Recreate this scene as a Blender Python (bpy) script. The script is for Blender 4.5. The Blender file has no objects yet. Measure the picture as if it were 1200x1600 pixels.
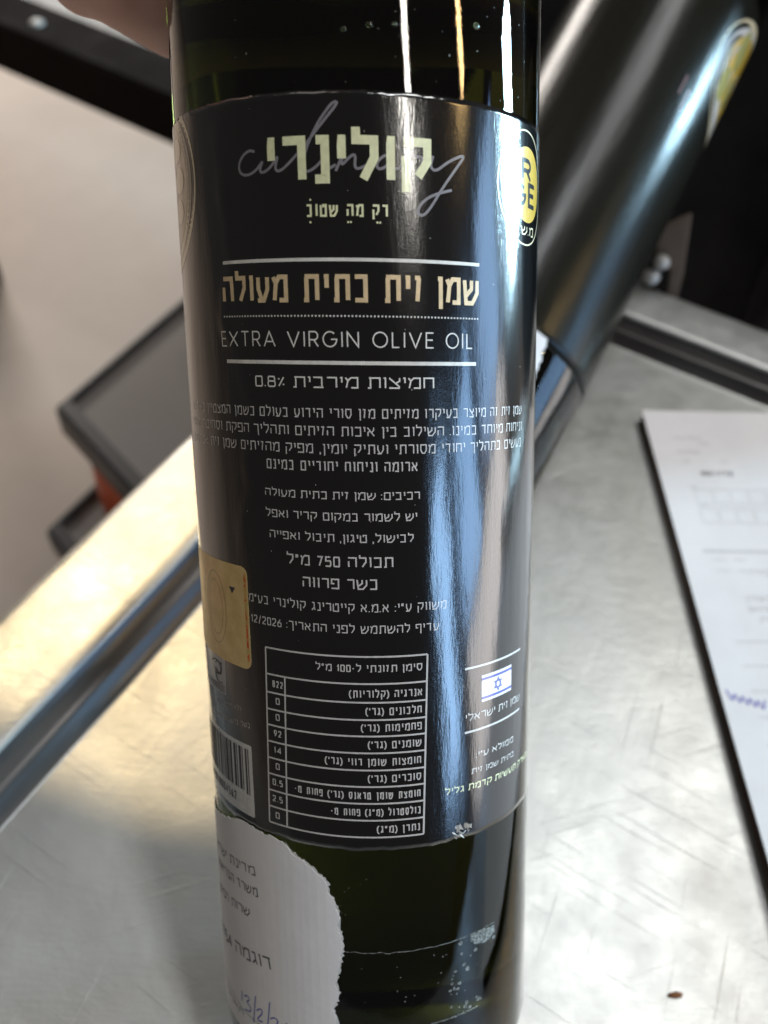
import bpy, bmesh, math, random
from mathutils import Vector, Matrix, noise
random.seed(7)
sc = bpy.context.scene
COL = sc.collection
R = 0.036                       # radius of the oil bottle in metres

# ------------------------------------------------------------------ camera
cam_d = bpy.data.cameras.new('camera')
cam = bpy.data.objects.new('camera', cam_d)
COL.objects.link(cam)
CM = Matrix(((0.997915618, 0.064532308, 0.0), (0.050151023, -0.775526093, 0.629320391),
             (0.040611497, -0.628008647, -0.777145961)))      # columns: right, down, forward
CAM = Vector((0, 0, 0.279))
rot = Matrix((CM.col[0], -CM.col[1], -CM.col[2])).transposed().to_4x4()
cam.matrix_world = Matrix.Translation(CAM) @ rot
cam_d.sensor_fit = 'VERTICAL'
cam_d.sensor_height = 6.4
cam_d.sensor_width = 4.8
cam_d.lens = 1450 / 1600 * 6.4
cam_d.clip_start = 0.01
cam_d.clip_end = 50
cam_d.dof.use_dof = True
cam_d.dof.focus_distance = 0.172
cam_d.dof.aperture_fstop = 5.8 / 2.3
sc.camera = cam

# ------------------------------------------------------------------ world, lamps, exposure
W = bpy.data.worlds.new('World'); sc.world = W; W.use_nodes = True
bg = W.node_tree.nodes['Background']
bg.inputs[0].default_value = (0.95, 0.90, 0.86, 1)
bg.inputs[1].default_value = 0.075
sc.view_settings.view_transform = 'Standard'
sc.view_settings.look = 'None'
sc.view_settings.exposure = 0.22
sc.cycles.use_denoising = True
sc.cycles.max_bounces = 12
sc.cycles.transmission_bounces = 10
sc.cycles.caustics_reflective = True
sc.cycles.caustics_refractive = True
sc.cycles.sample_clamp_indirect = 6.0

AIM = Vector((0.0, 0.128, 0.12))
def area_lamp(name, az, el, dist, wid, hei, power, color, aim=AIM, spread=180):
    d = Vector((math.sin(math.radians(az)) * math.cos(math.radians(el)),
                math.cos(math.radians(az)) * math.cos(math.radians(el)), math.sin(math.radians(el))))
    l = bpy.data.lights.new(name, 'AREA'); l.shape = 'RECTANGLE'
    l.size = wid; l.size_y = hei; l.energy = power; l.color = color
    l.spread = math.radians(spread)
    o = bpy.data.objects.new(name, l); COL.objects.link(o)
    o.location = aim + d * dist
    o.rotation_euler = (-d).to_track_quat('-Z', 'Y').to_euler()
    return o
# cool daylight from the window panes to the right, ceiling tubes, a warm spotlight on the left of the counter
area_lamp('window_daylight_pane', 126.5, 7.5, 2.0, 0.34, 0.80, 8.0, (0.36, 0.62, 1.0))
area_lamp('window_daylight_pane', 108, 7.0, 2.0, 0.46, 0.62, 5.6, (0.34, 0.60, 1.0))
area_lamp('window_daylight_pane', 87.5, 7.0, 2.0, 0.50, 0.62, 4.2, (0.36, 0.61, 1.0))
area_lamp('window_daylight_side', 67, 2.5, 2.0, 0.20, 0.62, 75.0, (0.50, 0.80, 1.0))
area_lamp('ceiling_tube_lamp', 133, 49.0, 2.2, 0.10, 0.62, 8.0, (1.0, 0.96, 0.88))
area_lamp('ceiling_tube_lamp_warm', 96.5, 33.0, 2.4, 0.07, 0.42, 5.0, (1.0, 0.66, 0.28))
area_lamp('unseen_panel_lamp', -48, 62.0, 2.7, 0.9, 0.9, 2.5, (1.0, 0.93, 0.85))  # added to lift the floor, the left of the counter and the hand
area_lamp('ceiling_downlight_lamp', 55, 75.0, 2.0, 0.16, 0.16, 6.5, (0.95, 0.97, 1.0))
area_lamp('added_reflection_lamp', 97, -12.5, 2.0, 1.25, 0.62, 8.5, (1.0, 0.95, 0.93))  # added for the grey reflection low on the right side of the bottle
area_lamp('unseen_panel_lamp', -20, 33.0, 3.4, 1.2, 0.8, 62.0, (1.0, 0.93, 0.86), aim=Vector((-.7, 1.3, -.6)))  # added to brighten the floor beyond the left rim
cl = area_lamp('unseen_panel_lamp', 50, 60.0, 2.6, 0.7, 0.6, 15.5, (0.98, 0.985, 0.97))
sp = bpy.data.lights.new('warm_spot_lamp', 'SPOT')
sp.energy = 50; sp.color = (1.0, 0.76, 0.44); sp.spot_size = math.radians(20.5); sp.spot_blend = 0.16
sp.shadow_soft_size = 0.03
spo = bpy.data.objects.new('warm_spot_lamp', sp); COL.objects.link(spo)
spo.location = (-0.62, 1.15, 1.35)
spo.rotation_euler = (Vector((-0.32, 0.26, 0.0)) - spo.location).to_track_quat('-Z', 'Y').to_euler()

# ------------------------------------------------------------------ helpers
def tag(o, label=None, cat=None, group=None, kind=None):
    if label: o['label'] = label
    if cat: o['category'] = cat
    if group: o['group'] = group
    if kind: o['kind'] = kind
    return o
def empty(name, mat=None, parent=None):
    o = bpy.data.objects.new(name, None); COL.objects.link(o)
    o.empty_display_size = 0.02
    if mat is not None: o.matrix_world = mat
    if parent: o.parent = parent
    return o
def mesh_obj(name, verts, faces, mat, parent=None, smooth=False, mats=None, fmat=None):
    me = bpy.data.meshes.new(name)
    me.from_pydata([tuple(v) for v in verts], [], faces)
    me.validate(); me.update()
    for m in (mats or [mat]): me.materials.append(m)
    if fmat:
        for p, k in zip(me.polygons, fmat): p.material_index = k
    if smooth:
        for p in me.polygons: p.use_smooth = True
    o = bpy.data.objects.new(name, me); COL.objects.link(o)
    if parent: o.parent = parent
    return o
def bm_obj(name, bm, mat, parent=None, smooth=False):
    me = bpy.data.meshes.new(name); bm.to_mesh(me); bm.free()
    me.materials.append(mat)
    if smooth:
        for p in me.polygons: p.use_smooth = True
    o = bpy.data.objects.new(name, me); COL.objects.link(o)
    if parent: o.parent = parent
    return o
def box_bm(bm, c, s, rz=0, bev=0.0, seg=2):
    r = bmesh.ops.create_cube(bm, size=1.0)
    M = Matrix.Translation(c) @ Matrix.Rotation(rz, 4, 'Z') @ Matrix.Diagonal((*s, 1))
    bmesh.ops.transform(bm, matrix=M, verts=r['verts'])
    if bev:
        es = list({e for v in r['verts'] for e in v.link_edges})
        bmesh.ops.bevel(bm, geom=es, offset=bev, segments=seg, affect='EDGES', profile=0.6)
def lathe(name, prof, mat, parent=None, seg=192, smooth=True):
    V = []; F = []
    n = len(prof)
    for k in range(seg):
        a = 2 * math.pi * k / seg
        for r, z in prof: V.append((r * math.sin(a), -r * math.cos(a), z))
    for k in range(seg):
        k2 = (k + 1) % seg
        for j in range(n - 1):
            F.append((k * n + j, k2 * n + j, k2 * n + j + 1, k * n + j + 1))
    o = mesh_obj(name, V, F, mat, parent, smooth)
    bm = bmesh.new(); bm.from_mesh(o.data)
    bmesh.ops.remove_doubles(bm, verts=bm.verts, dist=1e-6)
    bmesh.ops.recalc_face_normals(bm, faces=bm.faces)
    bm.to_mesh(o.data); bm.free()
    if smooth:
        for p in o.data.polygons: p.use_smooth = True
    return o

# ------------------------------------------------------------------ materials
class NT:
    def __init__(s, name):
        s.m = bpy.data.materials.new(name); s.m.use_nodes = True
        s.t = s.m.node_tree; s.n = s.t.nodes; s.b = s.n['Principled BSDF']; s.out = s.n['Material Output']
    def add(s, typ, **kw):
        x = s.n.new(typ)
        for k, v in kw.items():
            if k.startswith('_'): setattr(x, k[1:], v)
        for k, v in kw.items():
            if not k.startswith('_'):
                key = k.replace('__', ' ')
                x.inputs[key].default_value = v
        return x
    def link(s, a, b): s.t.links.new(a, b)
    def coords(s, scale=(1, 1, 1), rot=0.0):
        tc = s.add('ShaderNodeTexCoord'); mp = s.add('ShaderNodeMapping')
        mp.inputs['Scale'].default_value = scale; mp.inputs['Rotation'].default_value = (0, 0, rot)
        s.link(tc.outputs['Object'], mp.inputs['Vector']); return mp.outputs[0]
    def noise(s, scale, detail=4, rough=0.5, vec=None):
        x = s.add('ShaderNodeTexNoise'); x.inputs['Scale'].default_value = scale
        x.inputs['Detail'].default_value = detail; x.inputs['Roughness'].default_value = rough
        if vec is not None: s.link(vec, x.inputs['Vector'])
        return x.outputs['Fac']
    def ramp(s, fac, stops):
        x = s.add('ShaderNodeValToRGB')
        while len(x.color_ramp.elements) < len(stops): x.color_ramp.elements.new(0.5)
        for e, (p, c) in zip(x.color_ramp.elements, stops):
            e.position = p; e.color = (*c, 1) if len(c) == 3 else c
        s.link(fac, x.inputs[0]); return x.outputs[0]
    def rng(s, fac, a, b, c, d):
        x = s.add('ShaderNodeMapRange'); x.inputs[1].default_value = a; x.inputs[2].default_value = b
        x.inputs[3].default_value = c; x.inputs[4].default_value = d
        s.link(fac, x.inputs[0]); return x.outputs[0]
    def bump(s, h, strength, dist, prev=None):
        x = s.add('ShaderNodeBump'); x.inputs['Strength'].default_value = strength
        x.inputs['Distance'].default_value = dist
        s.link(h, x.inputs['Height'])
        if prev is not None: s.link(prev, x.inputs['Normal'])
        return x.outputs[0]
    def set(s, **kw):
        for k, v in kw.items():
            s.b.inputs[k.replace('__', ' ')].default_value = v
        return s

def plain(name, col, rough=0.5, metal=0.0, var=0.12, scale=60, bump=0.0, coat=0.0, spec=0.5):
    t = NT(name)
    c = t.noise(scale, 5, 0.6, t.coords())
    lo = tuple(max(0, x * (1 - var)) for x in col); hi = tuple(min(1, x * (1 + var)) for x in col)
    t.link(t.ramp(c, [(0.3, lo), (0.7, hi)]), t.b.inputs['Base Color'])
    t.link(t.rng(c, 0.3, 0.7, rough * 0.9, min(1, rough * 1.12)), t.b.inputs['Roughness'])
    t.set(Metallic=metal)
    t.b.inputs['Specular IOR Level'].default_value = spec
    if coat: t.set(Coat__Weight=coat, Coat__Roughness=0.12)
    if bump: t.link(t.bump(c, bump, 0.001), t.b.inputs['Normal'])
    return t.m

def print_surface(t):
    """the varnished paper relief shared by the label and everything printed on it"""
    v = t.coords((0.8, 0.8, 1.3))
    grain = t.noise(2600, 3, 0.7, v)
    warp = t.noise(36, 3, 0.55, t.coords((1.0, 1.0, 0.22)))
    mid = t.noise(330, 5, 0.72, t.coords((1, 1, 0.16)))
    n1 = t.bump(warp, 0.55, 0.0016)
    n2 = t.bump(mid, 0.50, 0.00012, n1)
    n3 = t.bump(grain, 0.40, 0.00004, n2)
    t.link(n3, t.b.inputs['Normal'])
    t.link(n2, t.b.inputs['Coat Normal'])
    t.set(Coat__Weight=1.0, Coat__Roughness=0.09)

def label_mat(name, col, rough=0.22, metal=0.0, var=0.1, spec=0.5):
    t = NT(name)
    c = t.noise(900, 3, 0.6, t.coords())
    lo = tuple(x * (1 - var) for x in col); hi = tuple(min(1, x * (1 + var)) for x in col)
    t.link(t.ramp(c, [(0.3, lo), (0.7, hi)]), t.b.inputs['Base Color'])
    t.set(Roughness=rough, Metallic=metal)
    t.b.inputs['Specular IOR Level'].default_value = spec
    print_surface(t)
    return t.m

def glass_mat():
    t = NT('green_oil_glass')
    t.set(Roughness=0.0, IOR=1.49)
    t.b.inputs['Base Color'].default_value = (0.93, 0.97, 0.86, 1)
    t.b.inputs['Transmission Weight'].default_value = 1.0
    w = t.noise(26, 2, 0.5, t.coords((1, 1, 0.15)))
    s = t.noise(1500, 3, 0.6, t.coords())
    n1 = t.bump(w, 0.35, 0.0012)
    t.link(t.bump(s, 0.18, 0.00004, n1), t.b.inputs['Normal'])
    va = t.add('ShaderNodeVolumeAbsorption')
    va.inputs['Color'].default_value = (0.42, 0.44, 0.045, 1)
    va.inputs['Density'].default_value = 98
    t.link(va.outputs[0], t.out.inputs['Volume'])
    return t.m

M = {}
M['glass'] = glass_mat()
M['label'] = label_mat('black_label_varnish', (0.002, 0.0018, 0.0018), 0.15, spec=0.6)
M['edge'] = plain('label_paper_edge', (0.62, 0.60, 0.56), 0.7)
M['cream'] = label_mat('cream_ink', (0.78, 0.77, 0.46), 0.30)
M['gold'] = label_mat('gold_ink', (0.72, 0.53, 0.30), 0.34, 0.1)
M['white'] = label_mat('white_ink', (0.72, 0.69, 0.62), 0.30)
M['soft'] = label_mat('soft_white_ink', (0.60, 0.57, 0.53), 0.30)
M['dim'] = label_mat('dim_ink', (0.34, 0.31, 0.29), 0.30)
M['script'] = label_mat('grey_script_ink', (0.21, 0.195, 0.20), 0.30)
M['ink'] = plain('black_ink', (0.045, 0.045, 0.05), 0.6)
M['yellow'] = label_mat('yellow_ink', (0.68, 0.44, 0.05), 0.28)
M['black'] = label_mat('black_ink_on_yellow', (0.014, 0.012, 0.012), 0.25)
M['palegold'] = label_mat('pale_gold_foil', (0.80, 0.69, 0.44), 0.30, 0.05)
M['brownprint'] = label_mat('olive_brown_print', (0.42, 0.32, 0.19), 0.3)
M['flagwhite'] = label_mat('flag_white_ink', (0.76, 0.77, 0.80), 0.3)
M['flagblue'] = label_mat('flag_blue_ink', (0.07, 0.08, 0.34), 0.3)
M['panel'] = label_mat('barcode_panel_white', (0.62, 0.60, 0.56), 0.35)

def holo_mat():
    t = NT('gold_hologram_foil')
    c = t.noise(300, 4, 0.6, t.coords())
    t.link(t.ramp(c, [(0.3, (0.66, 0.46, 0.18)), (0.7, (0.80, 0.60, 0.28))]), t.b.inputs['Base Color'])
    t.set(Metallic=0.3, Roughness=0.34)
    t.link(t.bump(c, 0.1, 0.0003), t.b.inputs['Normal'])
    return t.m
M['holo'] = holo_mat()

def paper_mat(name, col, rough=0.85, crease=0.25):
    t = NT(name)
    f = t.noise(2600, 4, 0.7, t.coords()); g = t.noise(60, 4, 0.6, t.coords())
    lo = tuple(x * 0.93 for x in col)
    t.link(t.ramp(g, [(0.3, lo), (0.7, col)]), t.b.inputs['Base Color'])
    t.set(Roughness=rough)
    t.b.inputs['Specular IOR Level'].default_value = 0.3
    n1 = t.bump(g, crease, 0.001)
    t.link(t.bump(f, 0.25, 0.00006, n1), t.b.inputs['Normal'])
    return t.m
M['sticker'] = paper_mat('sample_sticker_paper', (0.80, 0.775, 0.76))
M['fibre'] = paper_mat('torn_paper_fibre', (0.62, 0.62, 0.60), 0.95)
M['sheet'] = paper_mat('form_paper', (0.80, 0.78, 0.775), 0.8, 0.15)
M['penblue'] = plain('blue_pen_ink', (0.06, 0.055, 0.36), 0.5)
M['greyprint'] = plain('grey_print', (0.09, 0.09, 0.10), 0.7)
M['faintprint'] = plain('faint_form_print', (0.58, 0.57, 0.57), 0.8)

def steel_mat():
    t = NT('worn_stainless_steel')
    v = t.coords()
    big = t.noise(9, 5, 0.6, v)
    smudge = t.noise(70, 6, 0.65, v)
    scr = t.noise(900, 3, 0.7, t.coords((0.12, 1, 1)))
    mixc = t.add('ShaderNodeMix', _data_type='FLOAT'); mixc.inputs[0].default_value = 0.5
    t.link(big, mixc.inputs[2]); t.link(smudge, mixc.inputs[3])
    t.link(t.ramp(mixc.outputs[0], [(0.32, (0.41, 0.415, 0.39)), (0.5, (0.455, 0.46, 0.44)), (0.68, (0.51, 0.51, 0.495))]), t.b.inputs['Base Color'])
    t.link(t.rng(mixc.outputs[0], 0.36, 0.64, 0.36, 0.52), t.b.inputs['Roughness'])
    t.set(Metallic=0.78)
    # fine scratches running several ways, a few of them deep
    def scratches(rot, sc_, lo):
        mp = t.coords((1, 1, 1), rot); m2 = t.add('ShaderNodeMapping'); m2.inputs['Scale'].default_value = (.02, 1, 1); t.link(mp, m2.inputs['Vector'])
        return t.rng(t.noise(sc_, 2, .5, m2.outputs[0]), lo, lo + .08, 0.0, 1.0)
    sa = scratches(.5, 900, .66); sb = scratches(1.9, 700, .67); sd_ = scratches(-.35, 800, .67)
    ad = t.add('ShaderNodeMath', _operation='ADD'); t.link(sa, ad.inputs[0]); t.link(sb, ad.inputs[1])
    ad2 = t.add('ShaderNodeMath', _operation='ADD'); t.link(ad.outputs[0], ad2.inputs[0]); t.link(sd_, ad2.inputs[1])
    lines = ad2.outputs[0]
    n0 = t.bump(big, 0.15, 0.003)
    n1 = t.bump(smudge, 0.30, 0.0007, n0)
    n2 = t.bump(scr, 0.45, 0.00012, n1)
    t.link(t.bump(lines, 0.42, 0.00011, n2), t.b.inputs['Normal'])
    return t.m
M['steel'] = steel_mat()
M['channel'] = plain('dark_reflection_channel', (0.07, 0.064, 0.06), 0.34, 0.45, scale=30)  # steel rim step coloured dark, stands in for its dark reflection

def floor_mat():
    t = NT('beige_floor')
    a = t.noise(2.2, 4, 0.6, t.coords()); b = t.noise(14, 5, 0.7, t.coords())
    m = t.add('ShaderNodeMix', _data_type='FLOAT'); m.inputs[0].default_value = 0.35
    t.link(a, m.inputs[2]); t.link(b, m.inputs[3])
    t.link(t.ramp(m.outputs[0], [(0.33, (0.56, 0.45, 0.37)), (0.66, (0.66, 0.54, 0.45))]), t.b.inputs['Base Color'])
    t.set(Roughness=0.55)
    t.link(t.bump(b, 0.1, 0.002), t.b.inputs['Normal'])
    return t.m
M['floor'] = floor_mat()
M['label_back'] = label_mat('dull_black_label', (0.010, 0.010, 0.007), 0.25, spec=0.20)
M['label_back'].node_tree.nodes['Principled BSDF'].inputs['Coat Weight'].default_value = 0.0
M['blackplastic'] = plain('black_plastic', (0.018, 0.016, 0.016), 0.45, bump=0.1)
M['greyboard'] = plain('grey_shelf_board', (0.19, 0.165, 0.145), 0.6, scale=8)
M['slate'] = plain('slate_shelf_liner', (0.05, 0.051, 0.054), 0.6, scale=12)
M['orange'] = plain('orange_plastic', (0.75, 0.12, 0.03), 0.45, scale=25)
M['darkwood'] = plain('dark_brown_bench', (0.011, 0.008, 0.007), 0.9, scale=20, spec=0.12)
M['greypaint'] = plain('grey_paint', (0.16, 0.17, 0.165), 0.5)
M['cloth'] = plain('black_cloth', (0.004, 0.0036, 0.0045), 0.9, scale=40, bump=0.3)
M['cloth2'] = plain('charcoal_cloth', (0.012, 0.010, 0.013), 0.9, scale=40, bump=0.3)
M['tan'] = plain('tan_strap', (0.20, 0.155, 0.125), 0.8)
M['pewter'] = plain('pewter', (0.45, 0.44, 0.42), 0.5, 0.3)
M['cap'] = plain('black_cap', (0.012, 0.012, 0.012), 0.3)
M['crumb'] = plain('brown_crumb', (0.22, 0.08, 0.02), 0.7, scale=600)

def skin_mat():
    t = NT('skin')
    a = t.noise(45, 4, 0.6, t.coords()); b = t.noise(900, 3, 0.6, t.coords())
    t.link(t.ramp(a, [(0.3, (0.74, 0.41, 0.32)), (0.7, (0.84, 0.53, 0.43))]), t.b.inputs['Base Color'])
    t.set(Roughness=0.5)
    t.b.inputs['Subsurface Weight'].default_value = 0.15
    t.b.inputs['Subsurface Radius'].default_value = (0.006, 0.002, 0.001)
    t.b.inputs['Subsurface Scale'].default_value = 1.0
    t.link(t.bump(b, 0.2, 0.0002), t.b.inputs['Normal'])
    return t.m
M['skin'] = skin_mat()
M['nail'] = plain('fingernail', (0.66, 0.42, 0.36), 0.3)

# ------------------------------------------------------------------ stroke lettering (all flat print)
def arc(cx, cy, rx, ry, a0, a1, n=10):
    return [(cx + rx * math.cos(math.radians(a0 + (a1 - a0) * i / n)), cy + ry * math.sin(math.radians(a0 + (a1 - a0) * i / n))) for i in range(n + 1)]
G = {   # width, polylines on a 0..1 square (x scaled by the width)
 'א': (.80, [[(0, 1), (1, 0)], [(.92, 1), (.92, .68), (.60, .42)], [(.06, 0), (.06, .42), (.38, .62)]]),
 'ב': (.74, [[(0, 1), (.84, 1), (.84, 0)], [(0, 0), (1, 0)]]),
 'ג': (.52, [[(.1, 1), (.8, 1), (.8, .36), (1, 0)], [(.8, .36), (0, .0)]]),
 'ד': (.72, [[(0, 1), (1, 1)], [(.82, 1), (.82, 0)]]),
 'ה': (.78, [[(0, 1), (1, 1), (1, 0)], [(.06, .62), (.06, 0)]]),
 'ו': (.26, [[(0, 1), (1, 1), (1, 0)]]),
 'ז': (.46, [[(0, 1), (1, 1)], [(.72, 1), (.42, 0)]]),
 'ח': (.78, [[(0, 1), (1, 1), (1, 0)], [(.08, 1), (.08, 0)]]),
 'ט': (.78, [[(.04, 1), (.04, 0), (1, 0), (1, 1), (.52, 1), (.52, .78)]]),
 'י': (.26, [[(0, 1), (1, 1), (1, .52)]]),
 'כ': (.68, [[(0, 1), (1, 1), (1, 0), (0, 0)]]),
 'ך': (.66, [[(0, 1), (1, 1), (1, -.30)]]),
 'ל': (.66, [[(.06, 1.32), (.06, 1), (1, 1), (1, .55), (.42, 0)]]),
 'מ': (.84, [[(0, 1), (.20, .72), (.06, 0)], [(.20, .72), (.46, 1), (1, 1), (1, 0), (.46, 0)]]),
 'ם': (.78, [[(.04, 1), (1, 1), (1, 0), (.1, 0), (.1, .97)]]),
 'נ': (.46, [[(.15, 1), (1, 1), (1, 0), (0, 0)]]),
 'ן': (.28, [[(0, 1), (1, 1), (1, -.30)]]),
 'ס': (.80, [[(0, 1), (1, 1), (1, .34), (.72, 0), (.38, 0), (.10, .34), (.10, .97)]]),
 'ע': (.76, [[(1, 1), (1, .48), (.62, 0), (0, 0)], [(.10, 1), (.10, .5), (.40, .04)]]),
 'פ': (.76, [[(.42, .52), (0.04, .52), (0.04, 1), (1, 1), (1, 0), (0, 0)]]),
 'ף': (.74, [[(.42, .52), (0.04, .52), (0.04, 1), (1, 1), (1, -.30)]]),
 'צ': (.76, [[(.02, 1), (.95, .16), (.95, 0), (0, 0)], [(1, 1), (1, .70), (.60, .46)]]),
 'ץ': (.72, [[(.02, 1), (.02, .70), (.42, .40), (.42, -.30)], [(1, 1), (1, .66), (.42, .40)]]),
 'ק': (.80, [[(0, 1), (1, 1), (1, .52), (.60, .12)], [(.08, .62), (.08, -.30)]]),
 'ר': (.68, [[(0, 1), (1, 1), (1, 0)]]),
 'ש': (.96, [[(0, 1), (.12, 0), (.62, 0), (1, .45), (1, 1)], [(.54, 1), (.54, .62), (.10, .30)]]),
 'ת': (.84, [[(.10, 1), (1, 1), (1, 0)], [(0, 0), (.22, 0), (.22, .97)]]),
 '0': (.58, [[(.08, 0), (0, .1), (0, .9), (.08, 1), (.92, 1), (1, .9), (1, .1), (.92, 0), (.08, 0)]]),
 '1': (.30, [[(0, .74), (.9, 1), (.9, 0)]]),
 '2': (.58, [[(.02, .8), (.1, 1), (.9, 1), (1, .85), (1, .6), (.02, .12), (.02, 0), (1, 0)]]),
 '3': (.56, [[(0, 1), (1, 1), (.5, .58), (1, .44), (1, .1), (.86, 0), (0, 0)]]),
 '4': (.60, [[(.8, 0), (.8, 1), (0, .28), (1, .28)]]),
 '5': (.56, [[(.95, 1), (.08, 1), (.04, .56), (.9, .58), (1, .46), (1, .1), (.88, 0), (0, 0)]]),
 '6': (.58, [[(.8, 1), (.1, .56), (0, .4), (0, .1), (.1, 0), (.9, 0), (1, .1), (1, .46), (.9, .56), (.1, .56)]]),
 '7': (.54, [[(0, 1), (1, 1), (.36, 0)]]),
 '8': (.60, [[(.14, .54), (.04, .64), (.04, .9), (.14, 1), (.86, 1), (.96, .9), (.96, .64), (.86, .54), (.14, .54)], [(.14, .54), (0, .42), (0, .1), (.12, 0), (.88, 0), (1, .1), (1, .42), (.86, .54)]]),
 '9': (.58, [[(.2, 0), (.9, .44), (1, .6), (1, .9), (.9, 1), (.1, 1), (0, .9), (0, .54), (.1, .44), (.9, .44)]]),
 '.': (.12, [[(.5, -.02), (.5, .10)]]), ',': (.16, [[(.7, .10), (.3, -.22)]]),
 ':': (.12, [[(.5, .0), (.5, .14)], [(.5, .62), (.5, .76)]]),
 "'": (.14, [[(.7, 1.08), (.3, .72)]]), '"': (.34, [[(.25, 1.08), (.1, .72)], [(.9, 1.08), (.75, .72)]]),
 '-': (.34, [[(0, .5), (1, .5)]]), '/': (.44, [[(0, -.12), (1, 1.1)]]),
 '(': (.24, [[(1, 1.12), (.3, .85), (.1, .45), (.3, .05), (1, -.22)]]), ')': (.24, [[(0, 1.12), (.7, .85), (.9, .45), (.7, .05), (0, -.22)]]),
 '%': (.52, [[(.1, .05), (.9, .95)], [(.0, .78), (.26, .78)], [(.74, .22), (1, .22)]]),
 'E': (.60, [[(1, 1), (0, 1), (0, 0), (1, 0)], [(0, .52), (.9, .52)]]),
 'X': (.84, [[(0, 0), (1, 1)], [(0, 1), (1, 0)]]),
 'T': (.74, [[(0, 1), (1, 1)], [(.5, 1), (.5, 0)]]),
 'R': (.68, [[(0, 0), (0, 1)] + arc(.6, .73, .36, .27, 90, -90, 10) + [(0, .46)], [(.5, .46), (1, 0)]]),
 'A': (.92, [[(0, 0), (.5, 1), (1, 0)], [(.18, .32), (.82, .32)]]),
 'V': (.90, [[(0, 1), (.5, 0), (1, 1)]]),
 'I': (.10, [[(.5, 0), (.5, 1)]]),
 'G': (.98, [arc(.5, .5, .5, .5, 48, 360, 22) + [(.58, .5)]]),
 'N': (.80, [[(0, 0), (0, 1), (1, 0), (1, 1)]]),
 'O': (1.02, [arc(.5, .5, .5, .5, 0, 360, 26)]),
 'L': (.54, [[(0, 1), (0, 0), (1, 0)]]),
}
def visual(s):
    """right-to-left text laid out in visual order, digit runs kept left to right"""
    if not any('\u0590' <= c <= '\u05ff' for c in s): return s
    out = []; run = ''
    sw = {'(': ')', ')': '('}
    i = len(s) - 1
    while i >= 0:
        c = s[i]
        if c.isdigit() or c == '%' or (c in './' and 0 < i < len(s) - 1 and s[i - 1].isdigit() and s[i + 1].isdigit()):
            run = c + run
        else:
            if run: out += list(run); run = ''
            out.append(sw.get(c, c))
        i -= 1
    if run: out += list(run)
    return ''.join(out)

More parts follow.
